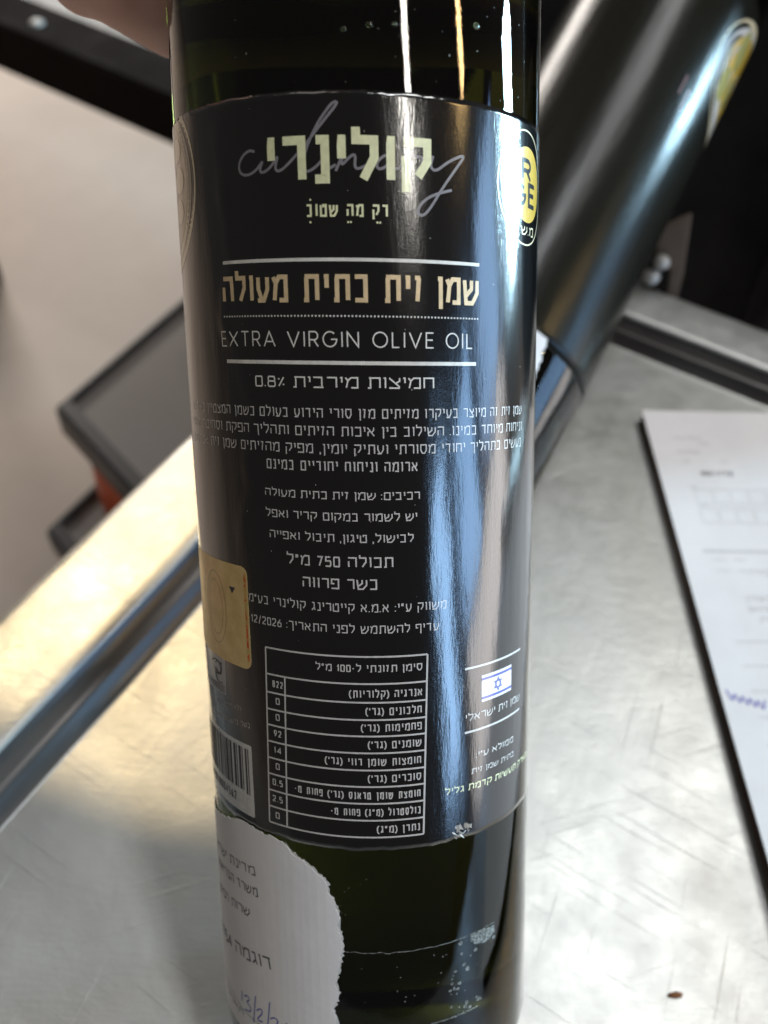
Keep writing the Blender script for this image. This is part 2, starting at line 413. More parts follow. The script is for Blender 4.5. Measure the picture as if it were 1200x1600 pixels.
class Ink:
    """collects flat print on the (angle, height) surface of a bottle; heights grow downwards, units of R"""
    def __init__(s, surf): s.V = []; s.F = []; s.surf = surf; s.k = 0
    def quad(s, pts, off=None):
        b = len(s.V)
        o = s.k * 1.0e-4 if off is None else off
        for (u, v) in pts: s.V.append(s.surf(u, v, o))
        s.F.append(tuple(range(b, b + len(pts))))
    def rect(s, u0, v0, u1, v1, n=None):
        n = max(n or 1, int(abs(u1 - u0) / 0.012))
        for i in range(n):
            a = u0 + (u1 - u0) * i / n; c = u0 + (u1 - u0) * (i + 1) / n
            s.quad([(a, v1), (c, v1), (c, v0), (a, v0)])
    def fan(s, cx, cy, rx, ry, n=48, a0=0, a1=360):
        rings = 8
        for r in range(rings):
            r0 = r / rings; r1 = (r + 1) / rings
            for i in range(n):
                t0 = math.radians(a0 + (a1 - a0) * i / n); t1 = math.radians(a0 + (a1 - a0) * (i + 1) / n)
                P = lambda q, t: (cx + rx * q * math.cos(t), cy - ry * q * math.sin(t))
                if r == 0: s.quad([P(0, 0), P(r1, t0), P(r1, t1)])
                else: s.quad([P(r0, t0), P(r1, t0), P(r1, t1), P(r0, t1)])
    def stroke(s, pts, w, seg=0.014):
        """ribbon with mitred joins; pts in (u, v) with v down; w = full width"""
        s.k = (s.k + 1) % 5
        P = []
        for a, b in zip(pts[:-1], pts[1:]):
            n = max(1, int(math.hypot(b[0] - a[0], b[1] - a[1]) / seg))
            for i in range(n): P.append((a[0] + (b[0] - a[0]) * i / n, a[1] + (b[1] - a[1]) * i / n))
        P.append(pts[-1])
        closed = len(pts) > 2 and math.hypot(P[0][0] - P[-1][0], P[0][1] - P[-1][1]) < 1e-6
        if closed: P = P[:-1]
        n = len(P); Ls = []; Rs = []
        for i in range(n):
            a = P[i - 1] if (i > 0 or closed) else None
            b = P[(i + 1) % n] if (i < n - 1 or closed) else None
            c = P[i]
            def nd(p, q):
                dx, dy = q[0] - p[0], q[1] - p[1]; l = math.hypot(dx, dy) or 1e-9
                return (dx / l, dy / l)
            d1 = nd(a, c) if a else nd(c, b); d2 = nd(c, b) if b else d1
            n1 = (-d1[1], d1[0]); n2 = (-d2[1], d2[0])
            mx, my = n1[0] + n2[0], n1[1] + n2[1]; l = math.hypot(mx, my)
            if l < 1e-3: mx, my = n1; sc_ = 1
            else:
                mx /= l; my /= l; sc_ = min(2.2, 1 / max(0.2, mx * n1[0] + my * n1[1]))
            Ls.append((c[0] + mx * w / 2 * sc_, c[1] + my * w / 2 * sc_)); Rs.append((c[0] - mx * w / 2 * sc_, c[1] - my * w / 2 * sc_))
        m = n if closed else n - 1
        for i in range(m):
            j = (i + 1) % n
            s.quad([Ls[i], Ls[j], Rs[j], Rs[i]])
    def text(s, txt, a, b, cap, t):
        vis = visual(txt); th = t * cap
        L = math.hypot(b[0] - a[0], b[1] - a[1])
        heb = any('\u0590' <= c <= '\u05ff' for c in txt)
        g = (.10 if t > .155 and cap > .1 else .17) if heb else .24
        sp = .34
        narrow = lambda c: G[c][0] < .40
        fix = sum((sp if c == ' ' else G[c][0] if narrow(c) else 0) for c in vis) + g * (len(vis) - 1)
        wide = sum(G[c][0] for c in vis if c != ' ' and not narrow(c))
        kw = (L / cap - fix) / max(wide, .01)
        q_ = 1.0
        if not .62 < kw < 1.25:
            kw = min(1.25, max(.62, kw)); q_ = (L / cap) / (fix + kw * wide)
        wid = lambda c: (sp if c == ' ' else G[c][0] if narrow(c) else G[c][0] * kw) * q_
        k = cap; g *= q_
        dx, dy = (b[0] - a[0]) / L, (b[1] - a[1]) / L
        x = 0
        for c in vis:
            w = wid(c) * k
            if c != ' ':
                for pl in G[c][1]:
                    q = []
                    for (px, py) in pl:
                        if c in 'I.:()': X = x + w * px
                        else: X = x + th / 2 + px * max(w - th, th * .2)
                        Y = th / 2 + py * (cap - th)
                        q.append((a[0] + dx * X + dy * Y, a[1] + dy * X - dx * Y))
                    s.stroke(q, th)
            x += w + g * k
    def build(s, name, mat, parent, flip=True):
        me = bpy.data.meshes.new(name); me.from_pydata(s.V, [], s.F); me.validate(); me.update()
        me.materials.append(mat)
        # face outwards
        bm = bmesh.new(); bm.from_mesh(me)
        for f in bm.faces:
            c = f.calc_center_median()
            if flip and f.normal.dot(Vector((c.x, c.y, 0))) < 0: f.normal_flip()
        bm.to_mesh(me); bm.free()
        o = bpy.data.objects.new(name, me); COL.objects.link(o); o.parent = parent
        return o

# ------------------------------------------------------------------ the bottle in the hand
AX = Vector((0.08076487, -0.61905367, -0.78118474)).normalized()     # towards the base
E_ = Vector((0.018, -0.7827, 0.6221)); E_ = (E_ - E_.dot(AX) * AX).normalized()
Z_ = -AX; Y_ = -E_; X_ = Y_.cross(Z_).normalized()
H_BASE = 3.45
ORI = Vector((-0.004, 0.1277, 0.1209))
BASE = ORI + AX * (H_BASE * R)
BM = Matrix((X_, Y_, Z_)).transposed().to_4x4(); BM.translation = BASE
bottle = empty('olive_oil_bottle', BM)
tag(bottle, 'olive oil bottle held by a hand, black label, torn white sticker at lower left', 'bottle', 'dark green oil bottles with black labels')

def bottle_profile(hb=H_BASE):
    pts = [(0.0, .06), (.45, .045), (.72, .02), (.80, 0.0), (.88, .012), (.945, .05), (.985, .11), (1.0, .18)]
    pts += [(1.0, z) for z in (1.0, 2.0, 3.0, 4.0, 5.0, 6.0, 6.55)]
    pts += [(.985, 6.75), (.93, 6.98), (.83, 7.2), (.70, 7.38), (.58, 7.55), (.49, 7.8), (.45, 8.1), (.43, 8.5), (.42, 8.9), (.42, 9.05)]
    pts += [(.46, 9.08), (.46, 9.25), (.42, 9.28), (.42, 9.5), (0.0, 9.5)]
    return [(r * R, z * R) for r, z in pts]
body = lathe('glass_body', bottle_profile(), M['glass'], bottle, 224)
lathe('cap', [(0, 9.62 * R), (.44 * R, 9.62 * R), (.475 * R, 9.56 * R), (.485 * R, 9.4 * R), (.485 * R, 8.72 * R), (.47 * R, 8.68 * R), (.43 * R, 8.68 * R)], M['cap'], bottle, 64)

TW = (0.02862726, -0.04991812)
CREASE = True
CR = [(-2.4, -.60), (-2.01, -.71), (-1.66, -.70), (-1.40, -.66), (-1.11, -.74), (-.90, -.63), (-.67, -.56), (-.45, -.60), (-.30, -.61), (.0, -.68), (.62, -.85), (1.8, -.90)]
def crease(u, v):
    """the label was pasted with a soft wavy fold along its left side"""
    if u < -1.2 or u > -.2: return 0.0
    for (v0, a), (v1, b) in zip(CR[:-1], CR[1:]):
        if v0 <= v <= v1:
            t = (v - v0) / (v1 - v0); c = a + (b - a) * (t * t * (3 - 2 * t)); break
    else: return 0.0
    c += .03 * noise.noise(Vector((v * 6, 3, 0)))
    w = .045 + .02 * noise.noise(Vector((v * 4, 9, 0)))
    f = max(0.0, min(1.0, (v + 2.13) / .15)) * max(0.0, min(1.0, (0.12 - v) / .35))
    return f * (.0042 + .003 * noise.noise(Vector((v * 5, 17, 0)))) * math.exp(-((u - c) / w) ** 2)
def surf(layer):
    def f(u, v, off=0.0):
        h = v + TW[0] * math.sin(u) + TW[1] * math.cos(u)
        rr = R * (1 + layer + off)
        if CREASE and layer > .0004: rr += R * crease(u, v)
        return (rr * math.sin(u), -rr * math.cos(u), (H_BASE - h) * R)
    return f
def patch(name, outline_or_rect, layer, thick, mat, parent, nu=64, nv=24, edge=None, top=None, bot=None):
    """a sheet of paper wrapped on the glass with real thickness; rect = (u0, v0, u1, v1)"""
    u0, v0, u1, v1 = outline_or_rect
    So = surf(layer + thick); Si = surf(layer)
    V = []; F = []; fm = []
    for i in range(nu + 1):
        u = u0 + (u1 - u0) * i / nu
        a = v0 + (top(u) if top else 0); b = v1 + (bot(u) if bot else 0)
        for j in range(nv + 1): V.append(So(u, a + (b - a) * j / nv))
    n0 = len(V)
    for i in range(nu + 1):
        u = u0 + (u1 - u0) * i / nu
        a = v0 + (top(u) if top else 0); b = v1 + (bot(u) if bot else 0)
        V.append(Si(u, a)); V.append(Si(u, b))
    for i in range(nu):
        for j in range(nv):
            p = i * (nv + 1) + j; q = p + nv + 1
            F.append((p, p + 1, q + 1, q)); fm.append(0)
        F.append((i * (nv + 1), (i + 1) * (nv + 1), n0 + 2 * (i + 1), n0 + 2 * i)); fm.append(1)
        F.append((i * (nv + 1) + nv, n0 + 2 * i + 1, n0 + 2 * (i + 1) + 1, (i + 1) * (nv + 1) + nv)); fm.append(1)
    F.append(tuple([j for j in range(nv + 1)][::-1]) ) ; fm.append(1)
    o = mesh_obj(name, V, F, mat, parent, False, [mat, edge or M['edge']], fm)
    for p in o.data.polygons:
        if p.material_index == 0: p.use_smooth = True
    return o
def rag(amp, f, seed):
    return lambda u: amp * (noise.noise(Vector((u * f, seed, 0))) + 0.5 * noise.noise(Vector((u * f * 3.1, seed, 5))))
label = patch('label', (-3.05, -2.1276, 3.05, 1.7033), 0.0006, 0.0050, M['label'], bottle, 640, 150, top=rag(.006, 9, 2), bot=rag(.010, 7, 8))
tag(label, 'black glossy paper label printed in white, cream and gold')
PR = 0.0064           # print sits just proud of the label
def ink(): return Ink(surf(PR))

TEXTS = [
    ('title', 'קולינרי', (-0.4268, -1.7255), (0.3675, -1.7255), 0.2111, 'cream', 0.19),
    ('tagline', 'רק מה שטוב', (-0.228, -1.5785), (0.1545, -1.5785), 0.0568, 'cream', 0.17),
    ('heading', 'שמן זית כתית מעולה', (-0.7318, -1.1907), (0.6358, -1.1907), 0.1295, 'gold', 0.165),
    ('english', 'EXTRA VIRGIN OLIVE OIL', (-0.7603, -0.9796), (0.5979, -0.9796), 0.0771, 'white', 0.085),
    ('acidity', 'חמיצות מירבית 0.8%', (-0.5385, -0.7848), (0.3752, -0.7848), 0.055, 'white', 0.13),
    ('body', 'שמן זית זה מיוצר בעיקרו מזיתים מזן סורי הידוע בעולם כשמן המצטיין באיכותו', (-1.1778, -0.6397), (1.0263, -0.6397), 0.0467, 'soft', 0.12),
    ('body', 'וניחוח מיוחד במינו. השילוב בין איכות הזיתים ותהליך הפקת וסחיטת השמן', (-1.2073, -0.5517), (1.0295, -0.5517), 0.0471, 'soft', 0.12),
    ('body', 'נעשים בתהליך יחודי מסורתי ועתיק יומין, מפיק מהזיתים שמן זית אנין טעם', (-1.2192, -0.4645), (1.0198, -0.4645), 0.0475, 'soft', 0.12),
    ('body', 'ארומה וניחוח יחודיים במינם', (-0.4947, -0.376), (0.2845, -0.376), 0.0495, 'soft', 0.13),
    ('body', 'רכיבים: שמן זית כתית מעולה', (-0.5121, -0.2349), (0.2945, -0.2349), 0.0392, 'soft', 0.14),
    ('body', 'יש לשמור במקום קריר ואפל', (-0.5124, -0.1255), (0.2786, -0.1255), 0.0412, 'soft', 0.14),
    ('body', 'לבישול, טיגון, תיבול ואפייה', (-0.4951, -0.0154), (0.2594, -0.0154), 0.0416, 'soft', 0.14),
    ('body', 'תכולה 750 מ"ל', (-0.3994, 0.1143), (0.1532, 0.1143), 0.0551, 'soft', 0.14),
    ('body', 'כשר פרווה', (-0.3168, 0.2303), (0.0691, 0.2303), 0.0557, 'soft', 0.14),
    ('body', 'משווק ע"י: א.מ.א קייטרינג קולינרי בע"מ', (-0.6586, 0.3508), (0.4375, 0.3508), 0.0448, 'soft', 0.13),
    ('body', 'עדיף להשתמש לפני התאריך: 12/2026', (-0.6479, 0.4648), (0.3934, 0.4648), 0.0436, 'soft', 0.13),
    ('tabletext', 'סימן תזונתי ל-100 מ"ל', (-0.2618, 0.676), (0.2987, 0.676), 0.0395, 'soft', 0.16),
    ('tabletext', 'אנרגיה (קלוריות)', (-0.0868, 0.8187), (0.2975, 0.8187), 0.042, 'soft', 0.2),
    ('tabletext', '822', (-0.5205, 0.8107), (-0.455, 0.8107), 0.038, 'soft', 0.2),
    ('tabletext', "חלבונים (גר')", (-0.0032, 0.9161), (0.2933, 0.9161), 0.042, 'soft', 0.2),
    ('tabletext', '0', (-0.5047, 0.9081), (-0.4795, 0.9081), 0.038, 'soft', 0.2),
    ('tabletext', "פחמימות (גר')", (-0.0288, 1.0091), (0.2924, 1.0091), 0.042, 'soft', 0.2),
    ('tabletext', '0', (-0.5097, 1.0011), (-0.4842, 1.0011), 0.038, 'soft', 0.2),
    ('tabletext', "שומנים (גר')", (0.0052, 1.1055), (0.2898, 1.1055), 0.042, 'soft', 0.2),
    ('tabletext', '92', (-0.5257, 1.0975), (-0.4783, 1.0975), 0.038, 'soft', 0.2),
    ('tabletext', "חומצות שומן רווי (גר')", (-0.2263, 1.2044), (0.2872, 1.2044), 0.042, 'soft', 0.2),
    ('tabletext', '14', (-0.5309, 1.1964), (-0.483, 1.1964), 0.038, 'soft', 0.2),
    ('tabletext', "סוכרים (גר')", (0.001, 1.3006), (0.2862, 1.3006), 0.042, 'soft', 0.2),
    ('tabletext', '0', (-0.5248, 1.2926), (-0.4987, 1.2926), 0.038, 'soft', 0.2),
    ('tabletext', "חומצת שומן טראנס (גר') פחות מ-", (-0.4105, 1.3993), (0.2819, 1.3993), 0.042, 'soft', 0.2),
    ('tabletext', '0.5', (-0.5504, 1.3913), (-0.4842, 1.3913), 0.038, 'soft', 0.2),
    ('tabletext', 'כולסטרול (מ"ג) פחות מ-', (-0.2058, 1.4989), (0.2809, 1.4989), 0.042, 'soft', 0.2),
    ('tabletext', '2.5', (-0.5558, 1.4909), (-0.4891, 1.4909), 0.038, 'soft', 0.2),
    ('tabletext', 'נתרן (מ"ג)', (0.0429, 1.5993), (0.2765, 1.5993), 0.042, 'soft', 0.2),
    ('tabletext', '0', (-0.5407, 1.5913), (-0.5138, 1.5913), 0.038, 'soft', 0.2),
    ('flagtext', 'שמן זית ישראלי', (0.5554, 1.0144), (1.0566, 1.021), 0.0416, 'soft', 0.15),
    ('flagtext', 'ממולא ע"י:', (0.6312, 1.244), (0.9729, 1.2541), 0.0356, 'soft', 0.17),
    ('flagtext', 'בתית שמן זית', (0.5966, 1.3325), (0.9828, 1.346), 0.0311, 'soft', 0.17),
    ('flagtext', 'פארק תעשיות קדמת גליל', (0.423, 1.4193), (1.2124, 1.4473), 0.0377, 'cream', 0.17),
    ('smalltext', 'ללא חומר משמר', (-1.0796, 1.0538), (-0.7645, 1.0124), 0.0265, 'dim', 0.15),
    ('smalltext', 'כשר בהשגחת הרב', (-1.0599, 1.1369), (-0.7006, 1.0972), 0.0313, 'dim', 0.17),
    ('barcode', '7290018004562', (-1.1733, 1.6045), (-0.8576, 1.5365), 0.0584, 'ink', 0.14),
    ('sticker', 'מדינת ישראל', (-1.3272, 2.102), (-0.717, 2.018), 0.0571, 'ink', 0.13),
    ('sticker', 'משרד הבריאות', (-1.25, 2.2076), (-0.7035, 2.1507), 0.0576, 'ink', 0.13),
    ('sticker', 'שרות המזון', (-1.2641, 2.3948), (-0.7855, 2.3165), 0.0557, 'ink', 0.13),
    ('sticker', 'דוגמה 7754', (-1.3095, 2.7228), (-0.6151, 2.5949), 0.0809, 'ink', 0.14),
]

names = {'title': ('title_lettering', 'cream'), 'tagline': ('tagline_lettering', None), 'heading': ('heading_lettering', None),
         'english': ('english_lettering', None), 'acidity': ('acidity_lettering', None), 'body': ('description_lettering', None),
         'flagtext': ('origin_lettering', None), 'smalltext': ('kosher_lettering', None)}
script_pts = {
 'c': [(-0.4806, -1.8814), (-0.5096, -1.891), (-0.553, -1.8693), (-0.5795, -1.8287), (-0.5702, -1.7889), (-0.5241, -1.7778), (-0.4726, -1.7996), (-0.4346, -1.8424), (-0.4603, -1.7945), (-0.4378, -1.7829), (-0.3932, -1.8085), (-0.3538, -1.8625), (-0.3768, -1.799), (-0.3575, -1.7838), (-0.3189, -1.8044), (-0.2287, -1.8873), (-0.1343, -1.9948), (-0.0733, -2.0621), (-0.067, -2.0784), (-0.0876, -2.0758), (-0.118, -2.0423), (-0.1645, -1.9818), (-0.2215, -1.8731), (-0.2399, -1.797), (-0.2175, -1.7753), (-0.1708, -1.7993), (-0.1241, -1.85), (-0.1377, -1.7987), (-0.1186, -1.7873), (-0.0808, -1.808)],
 'n': [(-0.0816, -1.7801), (-0.047, -1.8538), (-0.0589, -1.7982), (-0.0134, -1.8456), (0.0117, -1.8542), (0.0045, -1.7986), (0.0219, -1.7877), (0.0814, -1.8168)],
 'a': [(0.1786, -1.8509), (0.1413, -1.8535), (0.1036, -1.8174), (0.1134, -1.7871), (0.1554, -1.8053), (0.1891, -1.8514), (0.1823, -1.7995), (0.2079, -1.7937), (0.2388, -1.8233), (0.2748, -1.8675), (0.2855, -1.8514), (0.3281, -1.8572), (0.3166, -1.8114), (0.3437, -1.7992), (0.3767, -1.8638)],
 'y': [(0.3767, -1.8638), (0.36, -1.8145), (0.3894, -1.7942), (0.4575, -1.847), (0.5571, -1.8903), (0.5017, -1.8228), (0.4226, -1.7226), (0.3635, -1.6323), (0.3224, -1.5895), (0.2938, -1.6067), (0.315, -1.6509), (0.3721, -1.6903), (0.4747, -1.7197)]}
def smooth_curve(p, it=3):
    for _ in range(it):
        q = [p[0]]
        for a, b in zip(p[:-1], p[1:]):
            q += [(a[0] * .75 + b[0] * .25, a[1] * .75 + b[1] * .25), (a[0] * .25 + b[0] * .75, a[1] * .25 + b[1] * .75)]
        q.append(p[-1]); p = q
    return p
s_ = Ink(surf(PR - 0.0006))
for p in script_pts.values(): s_.stroke(smooth_curve(p), 0.0125)
s_.build('script_lettering', M['script'], label)

cells = Ink(surf(PR)); groups = {}
for kind, txt, a, b, cap, style, t in TEXTS:
    if kind in ('tabletext', 'barcode', 'sticker'): continue
    i_ = ink(); i_.text(txt, a, b, cap, t)
    i_.build(names[kind][0], M[style], label)
# small vowel points under and over the tagline
i_ = ink()
for (u, v) in [(-0.208, -1.555), (-0.030, -1.555), (-0.018, -1.555), (0.105, -1.555), (-0.205, -1.655), (0.118, -1.555)]:
    i_.fan(u, v, .005, .005, 10)
i_.build('tagline_point', M['cream'], label)
# rules
for (u0, u1, v, w) in [(-0.7199, 0.639, -1.387, .016), (-0.7288, 0.6205, -0.9065, .018)]:
    i_ = ink(); i_.rect(u0, v - w / 2, u1, v + w / 2, 60); i_.build('rule', M['white'], label)
i_ = ink()
for k in range(78):
    u = -0.7244 + (0.6296 + 0.7244) * k / 77
    i_.fan(u, -1.1275, .0048, .0048, 8)
i_.build('dotted_rule', M['white'], label)

# nutrition table
TL, TR_, TD, TT = -0.5554, 0.3283, -0.4359, 0.5911
rows = [0.7406, 0.8447, 0.9421, 1.0351, 1.1315, 1.2304, 1.3266, 1.4253, 1.5249, 1.6253]
lw = .0095
i_ = ink()
lean = lambda v: -0.030 * (v - TT)                  # the printed grid leans a little
for n_, v in enumerate([TT] + rows):
    i_.k = 0; i_.rect(TL + lean(v), v - lw / 2, TR_ + lean(v), v + lw / 2, 30)
for u, v0 in ((TL, TT), (TR_, TT), (TD, rows[0])):
    i_.stroke([(u + lean(v0), v0), (u + lean(rows[-1]), rows[-1])], lw, 2)
i_.build('nutrition_table_grid', M['soft'], label)
i_ = ink()
for kind, txt, a, b, cap, style, t in TEXTS:
    if kind == 'tabletext': i_.text(txt, a, b, cap, .155)
i_.build('nutrition_table_lettering', M['soft'], label)

# origin block: two rules and the flag
for v in (0.708, 1.077):
    i_ = ink(); i_.rect(0.553, v - .006, 1.058, v + .006, 24); i_.build('rule', M['soft'], label)
i_ = ink(); i_.rect(0.672, 0.7685, 0.9418, 0.9230, 12); flag = i_.build('flag', M['flagwhite'], label)
i_ = Ink(surf(PR + .0006)); i_.rect(0.672, .7835, .9418, .7985, 12); i_.rect(0.672, .8935, .9418, .9085, 12)
for sgn in (1, -1):
    c0 = (0.807, 0.846); r0 = .037
    tri = [(c0[0] + r0 * .95 * math.sin(math.radians(a)), c0[1] - sgn * r0 * math.cos(math.radians(a))) for a in (0, 120, 240, 0)]
    i_.stroke(tri, .0075)
i_.build('flag_stripes_and_star', M['flagblue'], label)

# round mark at the right edge
def ring(i, cx, cy, r, w, n=72):
    i.stroke([(cx + r * math.cos(2 * math.pi * k / n), cy + r * math.sin(2 * math.pi * k / n)) for k in range(n + 1)], w)
LC = (1.045, -1.796)
i_ = ink(); ring(i_, LC[0], LC[1], .278, .008); i_.build('round_mark_ring', M['palegold'], label)
i_ = ink(); i_.fan(1.045 + .02, -1.815, .205, .185, 56); mark = i_.build('round_mark', M['yellow'], label)
i_ = Ink(surf(PR + .0007))
i_.text('R', (0.990, -1.830), (1.115, -1.830), .112, .19)
i_.text('G', (0.915, -1.705), (1.045, -1.705), .110, .19)
i_.text('E', (1.075, -1.705), (1.185, -1.705), .125, .18)
i_.build('round_mark_lettering', M['black'], label)
i_ = Ink(surf(PR + .0007))      # little leaf in the mark
i_.fan(.885, -1.785, .022, .040, 14); i_.build('round_mark_leaf', M['brownprint'], label)
i_ = ink(); i_.text('מ.ש', (0.990, -1.566), (1.170, -1.566), .048, .17); i_.build('round_mark_footer_lettering', M['palegold'], label)

# gold oval picture at the left edge
GC = (-1.365, -1.815); GR = .440
def disc_clip(i, cx, cy, r0, r1, vmin, n=72):
    for k in range(n):
        a0 = 2 * math.pi * k / n; a1 = 2 * math.pi * (k + 1) / n
        P = lambda r, a: (cx + r * math.cos(a), max(vmin, cy + r * math.sin(a)))
        for m_ in range(4):
            q0 = r0 + (r1 - r0) * m_ / 4; q1 = r0 + (r1 - r0) * (m_ + 1) / 4
            pts = [P(q0, a0), P(q1, a0), P(q1, a1), P(q0, a1)]
            ar = abs(sum(pts[j][0] * pts[(j + 1) % 4][1] - pts[(j + 1) % 4][0] * pts[j][1] for j in range(4)))
            if ar > 1e-9: i.quad(pts)
i_ = ink(); disc_clip(i_, GC[0], GC[1], .0, GR, -2.118); i_.build('gold_oval', M['palegold'], label)
i_ = Ink(surf(PR + .0006)); disc_clip(i_, GC[0], GC[1], GR - .060, GR - .046, -2.115); disc_clip(i_, GC[0], GC[1], .0, GR - .105, -2.115)
i_.build('gold_oval_picture', M['brownprint'], label)
i_ = Ink(surf(PR + .0013))
for (u, v, a, b) in [(-1.20, -1.98, .09, .06), (-1.16, -1.83, .08, .065), (-1.20, -1.68, .09, .06)]: i_.fan(u, v, a, b, 20)
i_.build('gold_oval_olives', M['palegold'], label)

# gold hologram sticker, emblem, barcode
def rounded(u0, v0, u1, v1, r, n=6):
    P = []
    for (cx, cy, a) in ((u1 - r, v0 + r, -90), (u1 - r, v1 - r, 0), (u0 + r, v1 - r, 90), (u0 + r, v0 + r, 180)):
        for k in range(n + 1):
            t = math.radians(a + 90 * k / n); P.append((cx + r * math.cos(t), cy + r * math.sin(t)))
    return P
def sheet_from_outline(name, P, layer, thick, mat, parent, du=0.035, edge=None):
    """cuts a paper shape with an outline in (u, v) into strips, wraps it and gives it an edge"""
    bm = bmesh.new()
    vs = [bm.verts.new((u, v, 0)) for u, v in P]
    f = bm.faces.new(vs)
    umin = min(p[0] for p in P); umax = max(p[0] for p in P)
    vmin = min(p[1] for p in P); vmax = max(p[1] for p in P)
    k = umin + du
    while k < umax:
        bmesh.ops.bisect_plane(bm, geom=bm.verts[:] + bm.edges[:] + bm.faces[:], plane_co=(k, 0, 0), plane_no=(1, 0, 0))
        k += du
    bmesh.ops.triangulate(bm, faces=bm.faces[:])
    r = bmesh.ops.extrude_face_region(bm, geom=bm.faces[:])
    ev = [g for g in r['geom'] if isinstance(g, bmesh.types.BMVert)]
    So = surf(layer + thick); Si = surf(layer); es = set(ev)
    for v in bm.verts: v.co = Vector((So if v in es else Si)(v.co.x, v.co.y))
    bmesh.ops.recalc_face_normals(bm, faces=bm.faces[:])
    me = bpy.data.meshes.new(name); bm.to_mesh(me); bm.free(); me.materials.append(mat)
    o = bpy.data.objects.new(name, me); COL.objects.link(o); o.parent = parent
    return o
holo = sheet_from_outline('gold_hologram_sticker', rounded(-1.9, .168, -.662, .748, .05), PR, .0016, M['holo'], bottle)
i_ = Ink(surf(PR + .0026))
i_.stroke([(-.81, .302), (-.772, .302), (-.791, .328), (-.81, .302)], .008); i_.fan(-.791, .309, .012, .008, 8)
i_.build('arrow_mark', M['ink'], holo)
i_ = Ink(surf(PR + .0026)); n_ = 40
i_.stroke([(-.98 + .12 * math.cos(2 * math.pi * k / n_), .45 + .21 * math.sin(2 * math.pi * k / n_)) for k in range(n_ + 1)], .006)
i_.stroke([(-.98 + .085 * math.cos(2 * math.pi * k / n_), .45 + .16 * math.sin(2 * math.pi * k / n_)) for k in range(n_ + 1)], .004)
i_.build('embossed_oval', label_mat('gold_emboss', (.46, .31, .12), .35, .6), holo)
t_ = NT('rainbow_foil'); c_ = t_.noise(500, 1, .5, t_.coords((1, 1, .8)))
t_.link(t_.ramp(c_, [(.40, (.75, .5, .16)), (.50, (.85, .10, .03)), (.58, (.8, .55, .2)), (.7, (.5, .6, .2))]), t_.b.inputs['Base Color']); t_.set(Metallic=.7, Roughness=.3)
i_ = Ink(surf(PR + .0026)); i_.rect(-.688, .21, -.674, .70, 1); i_.build('rainbow_strip', t_.m, holo)

em = sheet_from_outline('emblem_patch', [(-1.5, .74), (-.905, .745), (-.915, .965), (-1.5, .985)], PR - .0002, .0006, M['dim'], label)
i_ = Ink(surf(PR + .0010))
for k in range(3): i_.stroke(smooth_curve([(-1.10 + .06 * k, .80), (-1.03 + .04 * k, .77), (-.96, .80 + .02 * k), (-.98, .86), (-1.06, .86 - .02 * k), (-1.02, .91), (-.95, .90)], 2), .006)
for k in range(5): i_.stroke([(-1.16 + .01 * k, .925 + .007 * k), (-.93, .915 + .010 * k)], .003)
i_.build('emblem_drawing', M['ink'], em)
bp = sheet_from_outline('barcode_panel', rounded(-1.45, 1.205, -.700, 1.645, .012, 3), PR - .0002, .0006, M['panel'], label)
i_ = Ink(surf(PR + .0010)); u = -.728; rnd = random.Random(3)
k = 0
while u > -1.34:
    w = rnd.choice((.008, .008, .015, .022)); i_.rect(u - w, 1.232, u, 1.50 if k > 1 else 1.515, 1); u -= w + rnd.choice((.008, .008, .014, .020)); k += 1
i_.build('barcode', M['ink'], bp)
i_ = Ink(surf(PR + .0010)); i_.text('7290018004562', (-1.30, 1.592), (-.865, 1.592), .055, .15); i_.build('barcode_number', M['ink'], bp)

# white torn sample sticker at the lower left, with print and pen writing
prof = [(-2.3, 1.93), (-1.30, 1.845), (-0.9923, 1.7576), (-0.8283, 1.7033), (-0.7406, 1.7066), (-0.632, 1.7133), (-0.5538, 1.7129), (-0.4908, 1.7273), (-0.4494, 1.7737), (-0.3918, 1.8046), (-0.3364, 1.8374), (-0.2601, 1.8971), (-0.2345, 1.9341), (-0.2397, 1.9763), (-0.2103, 2.0133), (-0.1964, 2.0529), (-0.1824, 2.0928), (-0.1761, 2.1338), (-0.1851, 2.1854), (-0.1681, 2.2507), (-0.1621, 2.3093), (-0.1737, 2.3705), (-0.1811, 2.4401), (-0.1983, 2.503), (-0.2118, 2.566), (-0.1962, 2.6157), (-0.2029, 2.6605), (-0.2324, 2.7274), (-0.2179, 2.7688), (-0.21, 2.8206), (-0.2214, 2.8851), (-.225, 2.97), (-.21, 3.06), (-.26, 3.15), (-.5, 3.18)]
def jag(P, amp, step=.014, seed=1):
    r = random.Random(seed); Q = []
    for a, b in zip(P[:-1], P[1:]):
        L = math.hypot(b[0] - a[0], b[1] - a[1]); n = max(1, int(L / step))
        for i in range(n):
            t = i / n; nx, ny = -(b[1] - a[1]) / L, (b[0] - a[0]) / L; d = r.uniform(-amp, amp)
            Q.append((a[0] + (b[0] - a[0]) * t + nx * d, a[1] + (b[1] - a[1]) * t + ny * d))
    Q.append(P[-1]); return Q
tornedge = jag(prof[1:-1], .0065, .016)
sticker = sheet_from_outline('sample_sticker', [prof[0]] + tornedge + [prof[-1], (-2.3, 3.20)],   .0068, .0030, M['sticker'], bottle, .05)
tag(sticker, 'white paper sticker torn along its right side, grey print and blue pen date')
